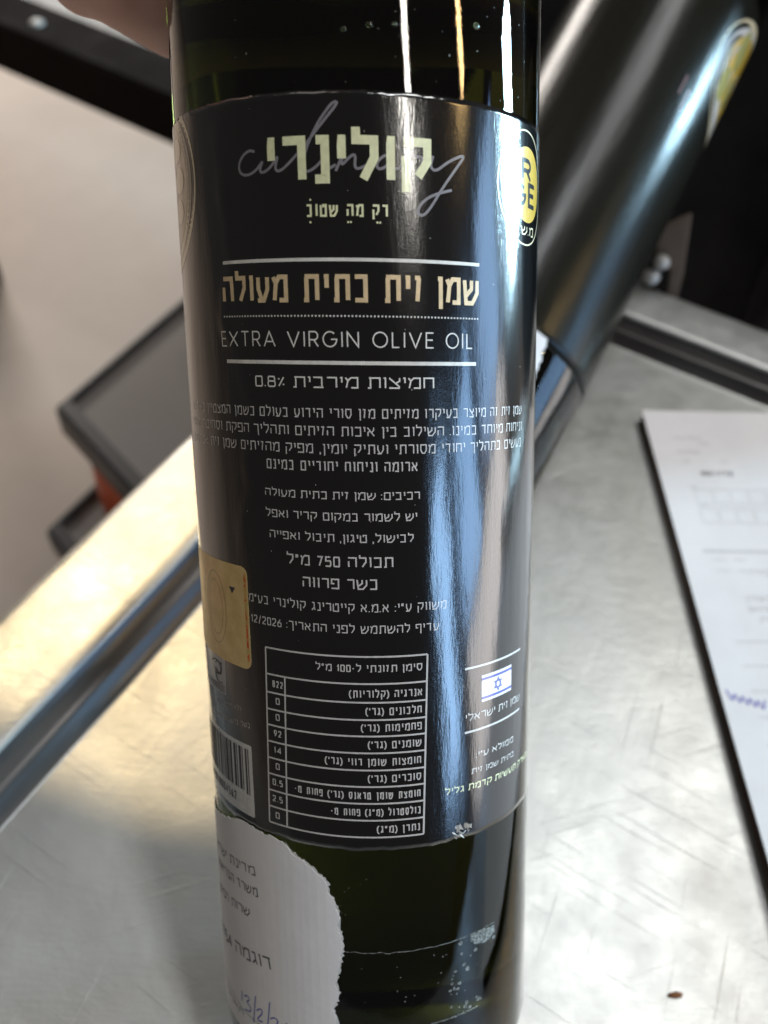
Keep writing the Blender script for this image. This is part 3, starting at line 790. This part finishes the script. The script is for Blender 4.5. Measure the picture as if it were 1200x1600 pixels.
# thin torn under-layer fringe peeking out from beneath
fr = [(u + .004 + .014 * abs(noise.noise(Vector((v * 14, u * 3, 1)))), v - .002) for (u, v) in prof[7:-2]]
fr = jag(fr, .007, .012, 5)
fringe = sheet_from_outline('torn_paper_fringe', fr + [(-.33, 3.14), (-.33, 1.90), (-.48, 1.80)], .0008, .0012, M['fibre'], sticker, .05)
P2 = .0106
for kind, txt, a, b, cap, style, t in TEXTS:
    if kind == 'sticker':
        i_ = Ink(surf(P2)); i_.text(txt, a, b, cap, t); i_.build('sticker_lettering', M['greyprint'], sticker)
i_ = Ink(surf(P2)); pw = .0085
for st in ([(-.930, 2.905), (-.938, 2.978)],
           [(-.905, 2.925), (-.875, 2.900), (-.845, 2.905), (-.850, 2.925), (-.885, 2.950), (-.845, 2.955), (-.832, 2.975), (-.850, 3.005), (-.905, 3.015)],
           [(-.779, 2.850), (-.812, 3.050)],
           [(-.775, 2.950), (-.750, 2.920), (-.722, 2.915), (-.725, 2.945), (-.775, 3.005), (-.760, 3.012), (-.722, 2.995)],
           [(-.653, 2.825), (-.684, 3.030)],
           [(-.655, 2.940), (-.625, 2.915), (-.595, 2.918), (-.600, 2.950), (-.640, 3.000), (-.615, 3.005), (-.585, 2.995)],
           [(-.560, 2.93), (-.575, 2.99), (-.530, 2.985)], [(-.53, 2.91), (-.548, 3.03)]):
    i_.stroke(smooth_curve(st, 2), pw, .02)
i_.build('pen_date', M['penblue'], sticker)
i_ = Ink(surf(P2))
i_.stroke(smooth_curve([(-1.36, 2.98), (-1.15, 3.00), (-.96, 3.030), (-.80, 3.035), (-.62, 3.03)], 2), .004)
i_.text('תאריך', (-1.22, 3.09), (-.93, 3.08), .034, .14)
i_.text('שעה', (-.72, 3.11), (-.56, 3.105), .034, .14)
i_.build('sticker_form_line', M['greyprint'], sticker)

# leftovers of a clear seal below the label: adhesive ridges, torn paper flakes
i_ = ink
def ridge(name, u0, u1, v, amp, seed, w=.006):
    k = Ink(surf(.0012)); n = 60; r = random.Random(seed)
    pts = [(u0 + (u1 - u0) * j / n, v + amp * noise.noise(Vector((j * .35, seed, 0))) + r.uniform(-.001, .001)) for j in range(n + 1)]
    k.stroke(pts, w); return k.build(name, M['residue'], bottle)
t_ = NT('dry_adhesive'); n_ = t_.noise(1800, 3, .7, t_.coords())
t_.link(t_.ramp(n_, [(.40, (.03, .032, .024)), (.70, (.30, .30, .27))]), t_.b.inputs['Base Color']); t_.set(Roughness=.6)
M['residue'] = t_.m
ridge('adhesive_ridge', -.16, .80, 2.345, .010, 4, .0055)
ridge('adhesive_ridge', .33, .66, 2.848, .008, 9, .009)
def flake(u, v, s, seed):
    r = random.Random(seed); n = 9
    P = [(u + s * r.uniform(.5, 1) * math.cos(2 * math.pi * k / n), v + s * r.uniform(.4, .9) * math.sin(2 * math.pi * k / n)) for k in range(n)]
    return P
res = sheet_from_outline('torn_paper_residue', jag([(.60, 2.345), (.70, 2.352), (.795, 2.362)], .006, .012, 3) + jag([(.80, 2.405), (.72, 2.45), (.655, 2.42), (.60, 2.40)], .010, .012, 4), .0008, .0010, M['residue'], bottle)
r_ = random.Random(12)
for k in range(48):
    v = 2.37 + 0.47 * r_.random() ** 1.3
    u = .68 - (v - 2.37) * .25 + r_.uniform(-.16, .13)
    if k < 12: u = r_.uniform(.1, .6); v = r_.uniform(2.37, 2.7)
    s = r_.choice((.006, .009, .014, .020)) if k >= 12 else .006
    sheet_from_outline('paper_flake', flake(u, v, s, k), .0008, .0014, M['residue'], bottle)
# crumpled torn corner of the label by its lower right edge
bm = bmesh.new(); r_ = random.Random(4)
S_ = surf(.0)
for k in range(26):
    u = r_.uniform(.475, .595); v = 1.690 - (u - .475) * .45 + r_.uniform(-.045, .020)
    c = Vector(S_(u, v, .008)); 
    q = [c + Vector((r_.uniform(-1, 1), r_.uniform(-.5, .3), r_.uniform(-1, 1))) * .0009 for _ in range(3)]
    bm.faces.new([bm.verts.new(p) for p in q])
bm_obj('crumpled_label_corner', bm, M['edge'], bottle)
# dust specks, droplets and dents in the glass above the label
dm = NT('oil_droplet'); dm.set(Roughness=.05); dm.b.inputs['Base Color'].default_value = (.20, .22, .10, 1); dm.b.inputs['Transmission Weight'].default_value = .9
r_ = random.Random(21); dust = Ink(surf(.0012))
for k in range(24):
    u = r_.uniform(-.9, 1.1); v = r_.uniform(-2.62, -2.16)
    s = r_.choice((.0022, .003, .004)); dust.fan(u, v, s, s * r_.uniform(.7, 1.6), 6)
for k in range(26):
    u = r_.uniform(-.2, .9); v = r_.uniform(1.8, 3.0)
    s = r_.choice((.002, .003)); dust.fan(u, v, s, s, 6)
dust.build('dust_specks', M['residue'], bottle)['kind'] = 'stuff'
dust2 = Ink(surf(PR + .0012))
for k in range(60):
    u = r_.uniform(-1.0, 1.1); v = r_.uniform(-2.1, 1.65)
    s = r_.choice((.0018, .0025)); dust2.fan(u, v, s, s * r_.uniform(.7, 2.0), 6)
dust2.build('label_dust_specks', M['dim'], label)['kind'] = 'stuff'
def blob(u, v, s, nm):
    bm = bmesh.new(); bmesh.ops.create_uvsphere(bm, u_segments=14, v_segments=8, radius=1)
    S = surf(0); c = Vector(S(u, v)); nrm = Vector((c.x, c.y, 0)).normalized(); tx = Vector((0, 0, 1)).cross(nrm)
    Mx = Matrix((tx * s, Vector((0, 0, 1)) * s * .85, nrm * s * .35)).transposed().to_4x4(); Mx.translation = c
    bmesh.ops.transform(bm, matrix=Mx, verts=bm.verts)
    return bm_obj(nm, bm, dm.m, bottle, True)
for (u, v, s) in [(.085, -2.40, .0006), (.20, -2.41, .0005), (-.03, -2.38, .0005), (.62, -2.46, .0007)]:
    blob(u, v, s, 'oil_droplet')

# ------------------------------------------------------------------ second bottle, leaning behind on the right
U2 = Vector((0.3966, 0.8318, 0.3884)).normalized()
B2 = Vector((0.0075, 0.1972, 0.0341))
v2 = CAM - B2; v2 -= v2.dot(U2) * U2; E2 = v2.normalized(); Y2 = -E2; X2 = Y2.cross(U2).normalized()
BM2 = Matrix((X2, Y2, U2)).transposed().to_4x4(); BM2.translation = B2
b2 = empty('olive_oil_bottle', BM2)
tag(b2, 'blurred dark oil bottle leaning behind on the right, olives in a gold oval', 'bottle', 'dark green oil bottles with black labels')
lathe('glass_body', bottle_profile(), M['glass'], b2, 160)
lathe('cap', [(0, 9.62 * R), (.44 * R, 9.62 * R), (.475 * R, 9.56 * R), (.485 * R, 9.4 * R), (.485 * R, 8.72 * R), (.47 * R, 8.68 * R), (.43 * R, 8.68 * R)], M['cap'], b2, 64)
TW0 = TW; TW = (0, 0); CREASE = False
h2 = lambda z: H_BASE - z
lab2 = patch('label', (-3.05, h2(6.35), 3.05, h2(1.75)), 0.0006, 0.0050, M['label_back'], b2, 180, 40)
i_ = ink(); disc_clip(i_, 1.36, h2(5.60), 0, .70, h2(6.34)); i_.build('gold_oval', M['palegold'], lab2)
i_ = Ink(surf(PR + .0007)); disc_clip(i_, 1.36, h2(5.60), 0, .62, h2(6.33)); i_.build('gold_oval_inner', M['panel'], lab2)
i_ = Ink(surf(PR + .0014)); disc_clip(i_, 1.38, h2(5.66), 0, .52, h2(6.32)); i_.build('gold_oval_picture', M['yellow'], lab2)
om = label_mat('green_olive_print', (.42, .40, .14), .25)
for n_, (u, z, a, b) in enumerate([(.98, 5.36, .10, .20), (1.05, 5.86, .10, .26), (1.20, 5.45, .08, .2)]):
    i_ = Ink(surf(PR + .0021)); i_.fan(u, h2(z), a, b, 28); i_.build('olive_picture', om, lab2)
rp = label_mat('dark_red_marks', (.10, .018, .018), .4)  # dull dark red bars on the label
i_ = ink()
for k in range(3): i_.rect(.46 + .09 * k, h2(4.95 - .1 * k), .485 + .09 * k, h2(4.72 - .12 * k), 2)
i_.build('red_marks', rp, lab2)
s2 = sheet_from_outline('sample_sticker', jag([(.62, h2(1.12)), (.47, h2(1.35)), (.40, h2(1.80))], .01, .03) + jag([(-.9, h2(1.85)), (-1.0, h2(.9))], .01, .03) + [(.3, h2(.7))], .0068, .0048, M['sticker'], b2, .08)
TW = TW0

# ------------------------------------------------------------------ the steel counter
pv = Vector((.878, -.478, 0)).normalized(); qv = Vector((.478, .878, 0)).normalized()
def ab(a, b, z=0.0): return pv * a + qv * b + Vector((0, 0, z))
A0, B0 = -.1397, .3397
prof_c = [(0, 0, 0), (.0008, .0006, .0001), (.0020, .0015, .0009), (.0024, .0018, .0012), (.0050, .0037, .0038), (.0056, .0042, .0052), (.0062, .0046, .0056), (.0072, .0053, .0058), (.0078, .0058, .0060), (.0112, .0081, .0086), (.0116, .0084, .0090), (.0126, .0091, .0108), (.0132, .0096, .0117), (.0145, .0105, .0121), (.0180, .0130, .0122), (.030, .022, .0120), (.0440, .0322, .0120), (.0468, .0345, .0115), (.0485, .0358, .0100), (.0490, .0362, .0070), (.0490, .0362, -.036), (.047, .034, -.037)]
A1_, B1_ = .34, -.50
V = []; F = []
def sect(fn):
    i0 = len(V)
    for d, e, z in prof_c: V.append(fn(d, e, z))
    return i0
secs = []
NS = 40
for k in range(NS + 1):        # left run
    b = B1_ + (B0 - B1_) * k / NS
    secs.append(sect(lambda d, e, z, b=b, k=k: ab(A0 - d, b + (e if k == NS else 0), z)))
for k in range(1, NS + 1):     # back run
    a = A0 + (A1_ - A0) * k / NS
    secs.append(sect(lambda d, e, z, a=a: ab(a, B0 + e, z)))
n = len(prof_c)
for s0, s1 in zip(secs[:-1], secs[1:]):
    for j in range(n - 1): F.append((s0 + j, s0 + j + 1, s1 + j + 1, s1 + j))
b0 = len(V)
V += [ab(A0, B1_), ab(A1_, B1_), ab(A1_, B0), ab(A0, B0)]
F.append((b0, b0 + 1, b0 + 2, b0 + 3))
counter = mesh_obj('steel_counter', V, F, None, None, True, [M['steel'], M['channel']], [1 if (k < (len(secs) - 1) * (n - 1) and 1 <= k % (n - 1) <= 10) else 0 for k in range(len(F))])
bm = bmesh.new(); bm.from_mesh(counter.data); bmesh.ops.remove_doubles(bm, verts=bm.verts, dist=1e-5); bmesh.ops.recalc_face_normals(bm, faces=bm.faces)
bm.to_mesh(counter.data); bm.free()
for p in counter.data.polygons: p.use_smooth = p.area < .004
tag(counter, 'worn stainless steel counter with a raised rolled rim, under the bottles and the papers', 'counter')
# legs down to the floor
for (a, b) in ((A0 - .01, -.45), (A0 - .01, B0), (.31, B0), (.31, -.45)):
    bm = bmesh.new(); c = ab(a, b, -.47)
    bmesh.ops.create_cone(bm, cap_ends=True, segments=20, radius1=.02, radius2=.02, depth=.86, matrix=Matrix.Translation(c))
    bm_obj('leg', bm, M['steel'], counter, True)

# ------------------------------------------------------------------ floor
fv = []; ff = []
o = mesh_obj('floor', [(-6, -4, -.9), (6, -4, -.9), (6, 8, -.9), (-6, 8, -.9)], [(0, 1, 2, 3)], M['floor'])
tag(o, kind='structure')

# ------------------------------------------------------------------ form sheets on the counter
def W2(x, y, z): return Vector((x, y, z))
P0 = Vector((0.1059, 0.2856, 0)); PX = (Vector((0.1612, 0.2899, 0)) - P0).normalized()
PY = (Vector((0.1194, 0.1002, 0)) - P0).normalized()
def sheet(name, z, dx, dy, rot, label, lift):
    nx, ny = 14, 20; wx, wy = .205, .29
    X = Matrix.Rotation(rot, 3, 'Z') @ PX; Y = Matrix.Rotation(rot, 3, 'Z') @ PY
    V = []; F = []
    for s in (0, 1):
        for i in range(nx + 1):
            for j in range(ny + 1):
                x = wx * i / nx; y = wy * j / ny
                zz = z + s * .0003 + lift * (.5 + .5 * math.cos(x * 17)) * max(0, (y - .13) / .16) ** 1.5 + .0010 * math.exp(-x / .02)
                V.append(P0 + X * (x + dx) + Y * (y + dy) + Vector((0, 0, zz)))
    m = (nx + 1) * (ny + 1)
    for i in range(nx):
        for j in range(ny):
            a = i * (ny + 1) + j; q = (a, a + 1, a + ny + 2, a + ny + 1)
            F.append(q[::-1]); F.append(tuple(v + m for v in q))
    for i in range(nx):
        for j in (0, ny):
            a = i * (ny + 1) + j; c = a + ny + 1; F.append((a, c, c + m, a + m))
    for j in range(ny):
        for i in (0, nx):
            a = i * (ny + 1) + j; c = a + 1; F.append((a, c, c + m, a + m))
    o = mesh_obj(name, V, F, M['sheet'])
    bm = bmesh.new(); bm.from_mesh(o.data); bmesh.ops.recalc_face_normals(bm, faces=bm.faces); bm.to_mesh(o.data); bm.free()
    return o, X, Y
pad, X0, Y0 = sheet('form_paper', .0046, 0, 0, 0, '', .004)
tag(pad, 'white printed form sheet lying on the counter at the right, blue pen writing', 'paper')
# board added under the sheet, its dark colour stands for the edge shadow
V = []
bx = [(0.0006, .001), (.203, .001), (.203, .287), (.0006, .287)]
lo = [P0 + X0 * x + Y0 * y + Vector((0, 0, .0004)) for x, y in bx]; hi = [p + Vector((0, 0, .0030)) for p in lo]
board = mesh_obj('shadow_board', lo + hi, [(0, 1, 2, 3), (4, 5, 6, 7), (0, 1, 5, 4), (1, 2, 6, 5), (2, 3, 7, 6), (3, 0, 4, 7)], plain('edge_shadow_brown', (.075, .04, .028), .7))
bm = bmesh.new(); bm.from_mesh(board.data); bmesh.ops.recalc_face_normals(bm, faces=bm.faces); bm.to_mesh(board.data); bm.free()
tag(board, 'thin dark brown board added under the white form sheet for its edge shadow', 'shadow_board')
# print on the form
def fsurf(x, y, off=0):
    lift = .004
    zz = .0046 + .0003 + .00012 + off * R + lift * (.5 + .5 * math.cos(x * 17)) * max(0, (y - .13) / .16) ** 1.5 + .0010 * math.exp(-x / .02)
    return tuple(P0 + X0 * x + Y0 * y + Vector((0, 0, zz)))
def fink(): return Ink(lambda u, v, o=0: fsurf(u * .64, v * .64, o))
def ftext(i, x, y, w, cap, t, txt): i.text(txt, (x, y), (x + w, y), cap, t)
i_ = fink()
ftext(i_, .016, .026, .018, .0022, .14, 'מדינת ישראל'); ftext(i_, .030, .031, .008, .0022, .14, 'תאריך')
ftext(i_, .016, .038, .014, .0022, .14, 'משרד הבריאות'); ftext(i_, .018, .046, .004, .002, .14, 'שם'); ftext(i_, .042, .046, .004, .002, .14, 'מס')
for y in (.068, .083): i_.rect(.018, y, .30, y + .0004, 30)
for k in range(24):
    for y in (.070, .085): i_.rect(.019 + .011 * k, y, .0194 + .011 * k, y + .008, 1)
i_.rect(.018, .079, .30, .0794, 30); i_.rect(.018, .094, .30, .0944, 30)
ftext(i_, .018, .067, .004, .002, .14, 'שם'); ftext(i_, .020, .082, .004, .002, .14, 'קוד')
i_.rect(.013, .1145, .30, .1162, 30)
for k in range(2): i_.rect(.018 + .012 * k, .121, .026 + .012 * k, .1215, 2); i_.rect(.018 + .012 * k, .129, .026 + .012 * k, .1295, 2)
ftext(i_, .038, .132, .04, .0036, .15, 'סוג הדגימה'); ftext(i_, .030, .150, .03, .0036, .15, 'שם היצרן')
ftext(i_, .030, .157, .03, .0036, .15, 'שם היבואן'); ftext(i_, .034, .164, .024, .0036, .15, 'כתובת')
for k in range(12): i_.rect(.017, .176 + .015 * k, .30, .1765 + .015 * k, 30)
o = i_.build('form_print', M['faintprint'], pad, False)
i_ = fink(); ftext(i_, .027, .0565, .020, .0034, .2, '0011770'); i_.build('form_number', M['greyprint'], pad, False)
i_ = fink()
i_.stroke(smooth_curve([(.0035 + .0019 * k, .209 + (.0035 if k % 2 else -.0035) + .0006 * k) for k in range(11)], 2), .0010, .001)
i_.build('pen_writing', plain('pale_pen_ink', (0.20, 0.20, 0.50), 0.6), pad, False)

# ------------------------------------------------------------------ crumb on the steel
bm = bmesh.new(); bmesh.ops.create_icosphere(bm, subdivisions=2, radius=1)
for v in bm.verts: v.co = Vector((v.co.x * .0022, v.co.y * .0008, v.co.z * .0006)) * (1 + .25 * noise.noise(v.co * 2))
o = bm_obj('crumb', bm, M['crumb'], None, True); o.location = (.0886, .0617, .0006); o.rotation_euler.z = .1
tag(o, 'tiny brown crumb lying on the steel counter at the bottom right', 'crumb')

# ------------------------------------------------------------------ trolley beside the counter, on the floor
tr = empty('shelf_trolley', Matrix.Translation((-.25, .75, -.9)))
tag(tr, 'dark two tier shelf trolley with grey boards standing beyond the left rim', 'trolley')
def L(v): return tuple(Vector(v) - Vector((-.25, .75, -.9)))
def shelf(c0, dirA, lenA, dirB, lenB, z, nm):
    A = Vector(dirA).normalized(); Bv = Vector(dirB).normalized()
    def boxq(p, q, w, h, name, mat, zc):     # beam from p to q
        d = (q - p).normalized(); s = Vector((-d.y, d.x, 0)) * w / 2
        lo_ = [p + s, p - s, q - s, q + s]
        Vv = [L(v + Vector((0, 0, zc - h / 2))) for v in lo_] + [L(v + Vector((0, 0, zc + h / 2))) for v in lo_]
        o = mesh_obj(name, Vv, [(0, 1, 2, 3), (7, 6, 5, 4), (0, 4, 5, 1), (1, 5, 6, 2), (2, 6, 7, 3), (3, 7, 4, 0)], mat, tr)
        bm = bmesh.new(); bm.from_mesh(o.data); bmesh.ops.recalc_face_normals(bm, faces=bm.faces)
        bmesh.ops.bevel(bm, geom=bm.edges[:], offset=min(w, h) * .2, segments=2, affect='EDGES'); bm.to_mesh(o.data); bm.free()
        return o
    P = Vector((c0[0], c0[1], 0)); c = [P, P + A * lenA, P + A * lenA + Bv * lenB, P + Bv * lenB]
    boxq(c[0], c[1], .006, .012, 'shelf_rim', M['blackplastic'], z)
    boxq(c[0], c[3], .016, .034, 'shelf_rim', M['blackplastic'], z - .006)
    boxq(c[1], c[2], .006, .012, 'shelf_rim', M['blackplastic'], z)
    boxq(c[3], c[2], .006, .012, 'shelf_rim', M['blackplastic'], z)
    def para(name, corners, z0, z1, mat):
        Vv = [L(v + Vector((0, 0, z0))) for v in corners] + [L(v + Vector((0, 0, z1))) for v in corners]
        o = mesh_obj(name, Vv, [(0, 1, 2, 3), (7, 6, 5, 4), (0, 4, 5, 1), (1, 5, 6, 2), (2, 6, 7, 3), (3, 7, 4, 0)], mat, tr)
        bm = bmesh.new(); bm.from_mesh(o.data); bmesh.ops.recalc_face_normals(bm, faces=bm.faces); bm.to_mesh(o.data); bm.free()
    para('shelf_board', c, z - .008, z - .001, M['greyboard'])
    f = lambda t: P + Bv * (lenB * t)
    para('shelf_liner', [f(.50) + A * .02, f(.50) + A * lenA * .96, f(.97) + A * lenA * .96, f(.97) + A * .02], z - .0008, z + .002, M['slate'])
    return c
cs = shelf((-.2817, .5595), (.0772, .1518, 0), .42, (.1051, -.1086, 0), .30, -.30, 'upper')
cl2 = shelf((-.3068, .5173), (.0772, .1518, 0), .46, (.1051, -.1086, 0), .34, -.42, 'lower')
for (x, y) in ((cs[0] + Vector((.03, -.02, 0)))[:2], (cs[1] + Vector((.02, -.03, 0)))[:2], cs[2][:2], cs[3][:2]):
    bm = bmesh.new(); c = Vector(L((x, y, -.62)))
    bmesh.ops.create_cone(bm, cap_ends=True, segments=16, radius1=.010, radius2=.010, depth=.56, matrix=Matrix.Translation(c)); bm_obj('post', bm, M['blackplastic'], tr, True)
# orange object standing on the lower shelf
bm = bmesh.new()
prof_o = [(0, 0), (.030, 0), (.034, .004), (.035, .04), (.033, .075), (.026, .092), (.014, .097), (0, .098)]
bm.free()
oc = lathe('orange_cup', prof_o, M['orange'], None, 48); oc.location = (-.2300, .548, -.4175)
tag(oc, 'orange red plastic cup upside down on the lower shelf of the trolley', 'cup')

# ------------------------------------------------------------------ dark bench far left
be = empty('dark_bench', Matrix.Translation(ab(-.95, .9, -.9)))
tag(be, 'long dark brown bench edge crossing the floor at the top left', 'bench')
def lab(a, b, z): return ab(a, b, z) - ab(-.95, .9, -.9)
def quadbox(a0, a1, b0, b1, z0, z1, name, mat, par, sk0=0, sk1=0):
    Vv = [lab(a0, b0 + sk0, z0), lab(a1, b0 + sk1, z0), lab(a1, b1 + sk1, z0), lab(a0, b1 + sk0, z0)]
    Vv += [v + Vector((0, 0, z1 - z0)) for v in Vv]
    o = mesh_obj(name, Vv, [(0, 3, 2, 1), (4, 5, 6, 7), (0, 1, 5, 4), (1, 2, 6, 5), (2, 3, 7, 6), (3, 0, 4, 7)], mat, par)
    bm = bmesh.new(); bm.from_mesh(o.data); bmesh.ops.bevel(bm, geom=bm.edges[:], offset=.004, segments=2, affect='EDGES'); bm.to_mesh(o.data); bm.free()
    return o
quadbox(-1.5, .2, .848, .930, -.37, -.30, 'bench_top', M['darkwood'], be, .02, -.07)
quadbox(-1.5, .2, .934, 1.5, -.36, -.33, 'grey_panel', M['greypaint'], be, .02, -.07)
quadbox(-1.46, -1.40, .87, .93, -.9, -.372, 'leg', M['darkwood'], be)
quadbox(-.2, -.14, .84, .90, -.9, -.372, 'leg', M['darkwood'], be)
bm = bmesh.new(); bmesh.ops.create_uvsphere(bm, u_segments=16, v_segments=10, radius=.010)
for v in bm.verts: v.co.z *= .4
o = bm_obj('bolt_head', bm, M['pewter'], be, True); o.location = Vector((-.5102, 1.277, -.299)) - ab(-.95, .9, -.9)

# ------------------------------------------------------------------ black bag behind the counter
def cloth_blob(name, c, s, rz, mat, seed, par=None, amp=.045, f=2.2):
    bm = bmesh.new(); bmesh.ops.create_cube(bm, size=2)
    bmesh.ops.subdivide_edges(bm, edges=bm.edges[:], cuts=18, use_grid_fill=True)
    for v in bm.verts:
        p = v.co.copy(); L8 = (abs(p.x) ** 5 + abs(p.y) ** 5 + abs(p.z) ** 5) ** .2
        p = p / L8
        n = noise.noise(Vector((p.x * f + seed, p.y * f, p.z * f * .5))) + .5 * noise.noise(p * f * 2.3)
        q = p * (1 + amp * n); v.co = Vector((q.x * s[0], q.y * s[1], q.z * s[2]))
    bmesh.ops.transform(bm, matrix=Matrix.Translation(c) @ Matrix.Rotation(rz, 4, 'Z'), verts=bm.verts)
    return bm_obj(name, bm, mat, par, True)
rzc = math.atan2(pv.y, pv.x)
bag = empty('black_bag', Matrix.Translation(ab(.12, .62, -.9)))
tag(bag, 'black cloth bag with a tan strap and metal studs standing behind the back rim', 'bag')
loc = lambda a, b, z: ab(a, b, z) - ab(.12, .62, -.9)
cloth_blob('bag_body', loc(-.13, .74, -.32), (.27, .30, .56), rzc, M['cloth'], 3, bag)
cloth_blob('side_pocket', loc(.045, .455, -.03), (.075, .03, .16), rzc, M['cloth2'], 9, bag, .08)

# ------------------------------------------------------------------ the hand holding the bottle
def hand_mesh():
    """palm behind the left side of the shoulder, four fingers closing round the back, thumb over the front; bottle frame, units of R"""
    bm = bmesh.new()
    def chain(pts):
        for (p, r), (q, r2) in zip(pts[:-1], pts[1:]):
            p = Vector(p); q = Vector(q); n = max(2, int((q - p).length / (.22 * min(r, r2))))
            for i in range(n + 1):
                t = i / n; c = p.lerp(q, t)
                bmesh.ops.create_icosphere(bm, subdivisions=2, radius=r + (r2 - r) * t, matrix=Matrix.Translation(c))
    def pol(th, rad, z): a = math.radians(th); return (rad * math.sin(a), -rad * math.cos(a), z)
    wr = (-3.35, .85, 9.3)
    F = [  # angle range, bottle radius there, height, knuckle point, radii
        ((-118, -150, 178, 150), 1.0, 6.50, (-1.62, .72, 6.96), (.25, .225, .205, .175)),
        ((-120, -152, 172, 140), .93, 7.02, (-1.66, .80, 7.50), (.27, .245, .225, .19)),
        ((-122, -156, 165, 130), .70, 7.52, (-1.62, .88, 8.05), (.28, .255, .23, .195)),
        ((-124, -160, 160, 128), .52, 8.02, (-1.52, .90, 8.60), (.28, .25, .225, .19))]
    tips = []
    for (a0, a1, a2, a3), br, z, kn, rr in F:
        chain([(wr, .58), ((wr[0] * .45 + kn[0] * .55, wr[1] * .45 + kn[1] * .55, wr[2] * .45 + kn[2] * .55), .44), (kn, .34)])
        p = [kn] + [pol(a, br + r_ + .01, z + dz) for a, r_, dz in ((a0, rr[0], .10), (a1, rr[1], .02), (a2 if a2 < 170 else a2, rr[2], -.02), (a3, rr[3], -.02))]
        r = [.30, rr[0], rr[1], rr[2], rr[3]]
        chain(list(zip(p, r))); tips.append((p[-2], p[-1], rr[3]))
    # thumb: leaves the side of the palm, folds over the front
    chain([((-2.5, .75, 8.9), .52), ((-1.75, .25, 9.1), .40), ((-1.05, -.38, 8.95), .31), ((-.50, -.82, 8.75), .27), ((.02, -.86, 8.62), .215)])
    tips.append(((-.50, -.82, 8.75), (.02, -.86, 8.62), .215))
    # wrist and forearm
    chain([(wr, .60), ((-4.3, .9, 10.6), .62), ((-6.2, 1.1, 13.2), .80), ((-8.4, 1.3, 16.2), .95)])
    for v in bm.verts: v.co *= R
    return bm, tips
bm, tips = hand_mesh()
hand = bm_obj('person', bm, M['skin'], None, True)
hand.matrix_world = BM @ Matrix.Translation((.02 * R, 0, -.21 * R))
tag(hand, 'bare hand gripping the front bottle from behind near its shoulder, at the top left edge', 'person')
rm = hand.modifiers.new('union', 'REMESH'); rm.mode = 'VOXEL'; rm.voxel_size = .045 * R; rm.use_smooth_shade = True
sm = hand.modifiers.new('smooth', 'SMOOTH'); sm.factor = .6; sm.iterations = 9
for p, q, r in tips:
    p = Vector(p); q = Vector(q); d = (q - p).normalized(); o_ = Vector((q.x, q.y, 0)).normalized()
    bm = bmesh.new(); bmesh.ops.create_uvsphere(bm, u_segments=14, v_segments=8, radius=1)
    x = d.cross(o_).normalized(); o2 = x.cross(d).normalized()
    if o2.dot(o_) < 0: o2 = -o2
    Mx = Matrix((x * r * .62, d * r * .80, o2 * r * .25)).transposed().to_4x4(); Mx.translation = q + o2 * r * .82
    bmesh.ops.transform(bm, matrix=Mx, verts=bm.verts)
    for v in bm.verts: v.co *= R
    nl = bm_obj('fingernail', bm, M['nail'], hand, True)

def plate(name, pts, th, mat, par):
    c = sum((Vector(p) for p in pts), Vector()) / len(pts)
    nrm = (CAM - c); nrm.z = 0; nrm.normalize()
    org = par.matrix_world.translation
    n = len(pts); V = [Vector(p) - org for p in pts] + [Vector(p) + nrm * th - org for p in pts]
    F = [tuple(range(n)), tuple(range(2 * n - 1, n - 1, -1))] + [(i, i + n, (i + 1) % n + n, (i + 1) % n) for i in range(n)]
    o = mesh_obj(name, V, F, mat, par)
    bm = bmesh.new(); bm.from_mesh(o.data); bmesh.ops.recalc_face_normals(bm, faces=bm.faces)
    bmesh.ops.bevel(bm, geom=bm.edges[:], offset=.0008, segments=2, affect='EDGES'); bm.to_mesh(o.data); bm.free(); return o
bag.matrix_world = Matrix.Translation(ab(.12, .62, -.9))
sd = -qv * .050
plate('strap', [Vector(p) + sd for p in ((.1352, .4155, .0165), (.1405, .4131, .0165), (.1360, .4160, -.034), (.1300, .4190, -.034))], .003, M['tan'], bag)
plate('tan_patch', [Vector(p) + sd for p in ((.1400, .4134, .040), (.1500, .4078, .052), (.1545, .4055, .022), (.1421, .4122, .0217))], .003, M['tan'], bag)
plate('strap', [Vector(p) + sd for p in ((.1490, .4080, .024), (.1545, .4055, .024), (.1560, .4047, .004), (.1510, .4070, .006))], .002, M['tan'], bag)
for p, r in (((.1459, .4102, .0269), .0036), ((.1436, .4112, .018), .0040), ((.1399, .4134, .0532), .0028)):
    bm = bmesh.new(); bmesh.ops.create_uvsphere(bm, u_segments=14, v_segments=8, radius=r)
    o = bm_obj('stud', bm, M['pewter'], bag, True); o.location = Vector(p) + sd * 1.12 - bag.matrix_world.translation
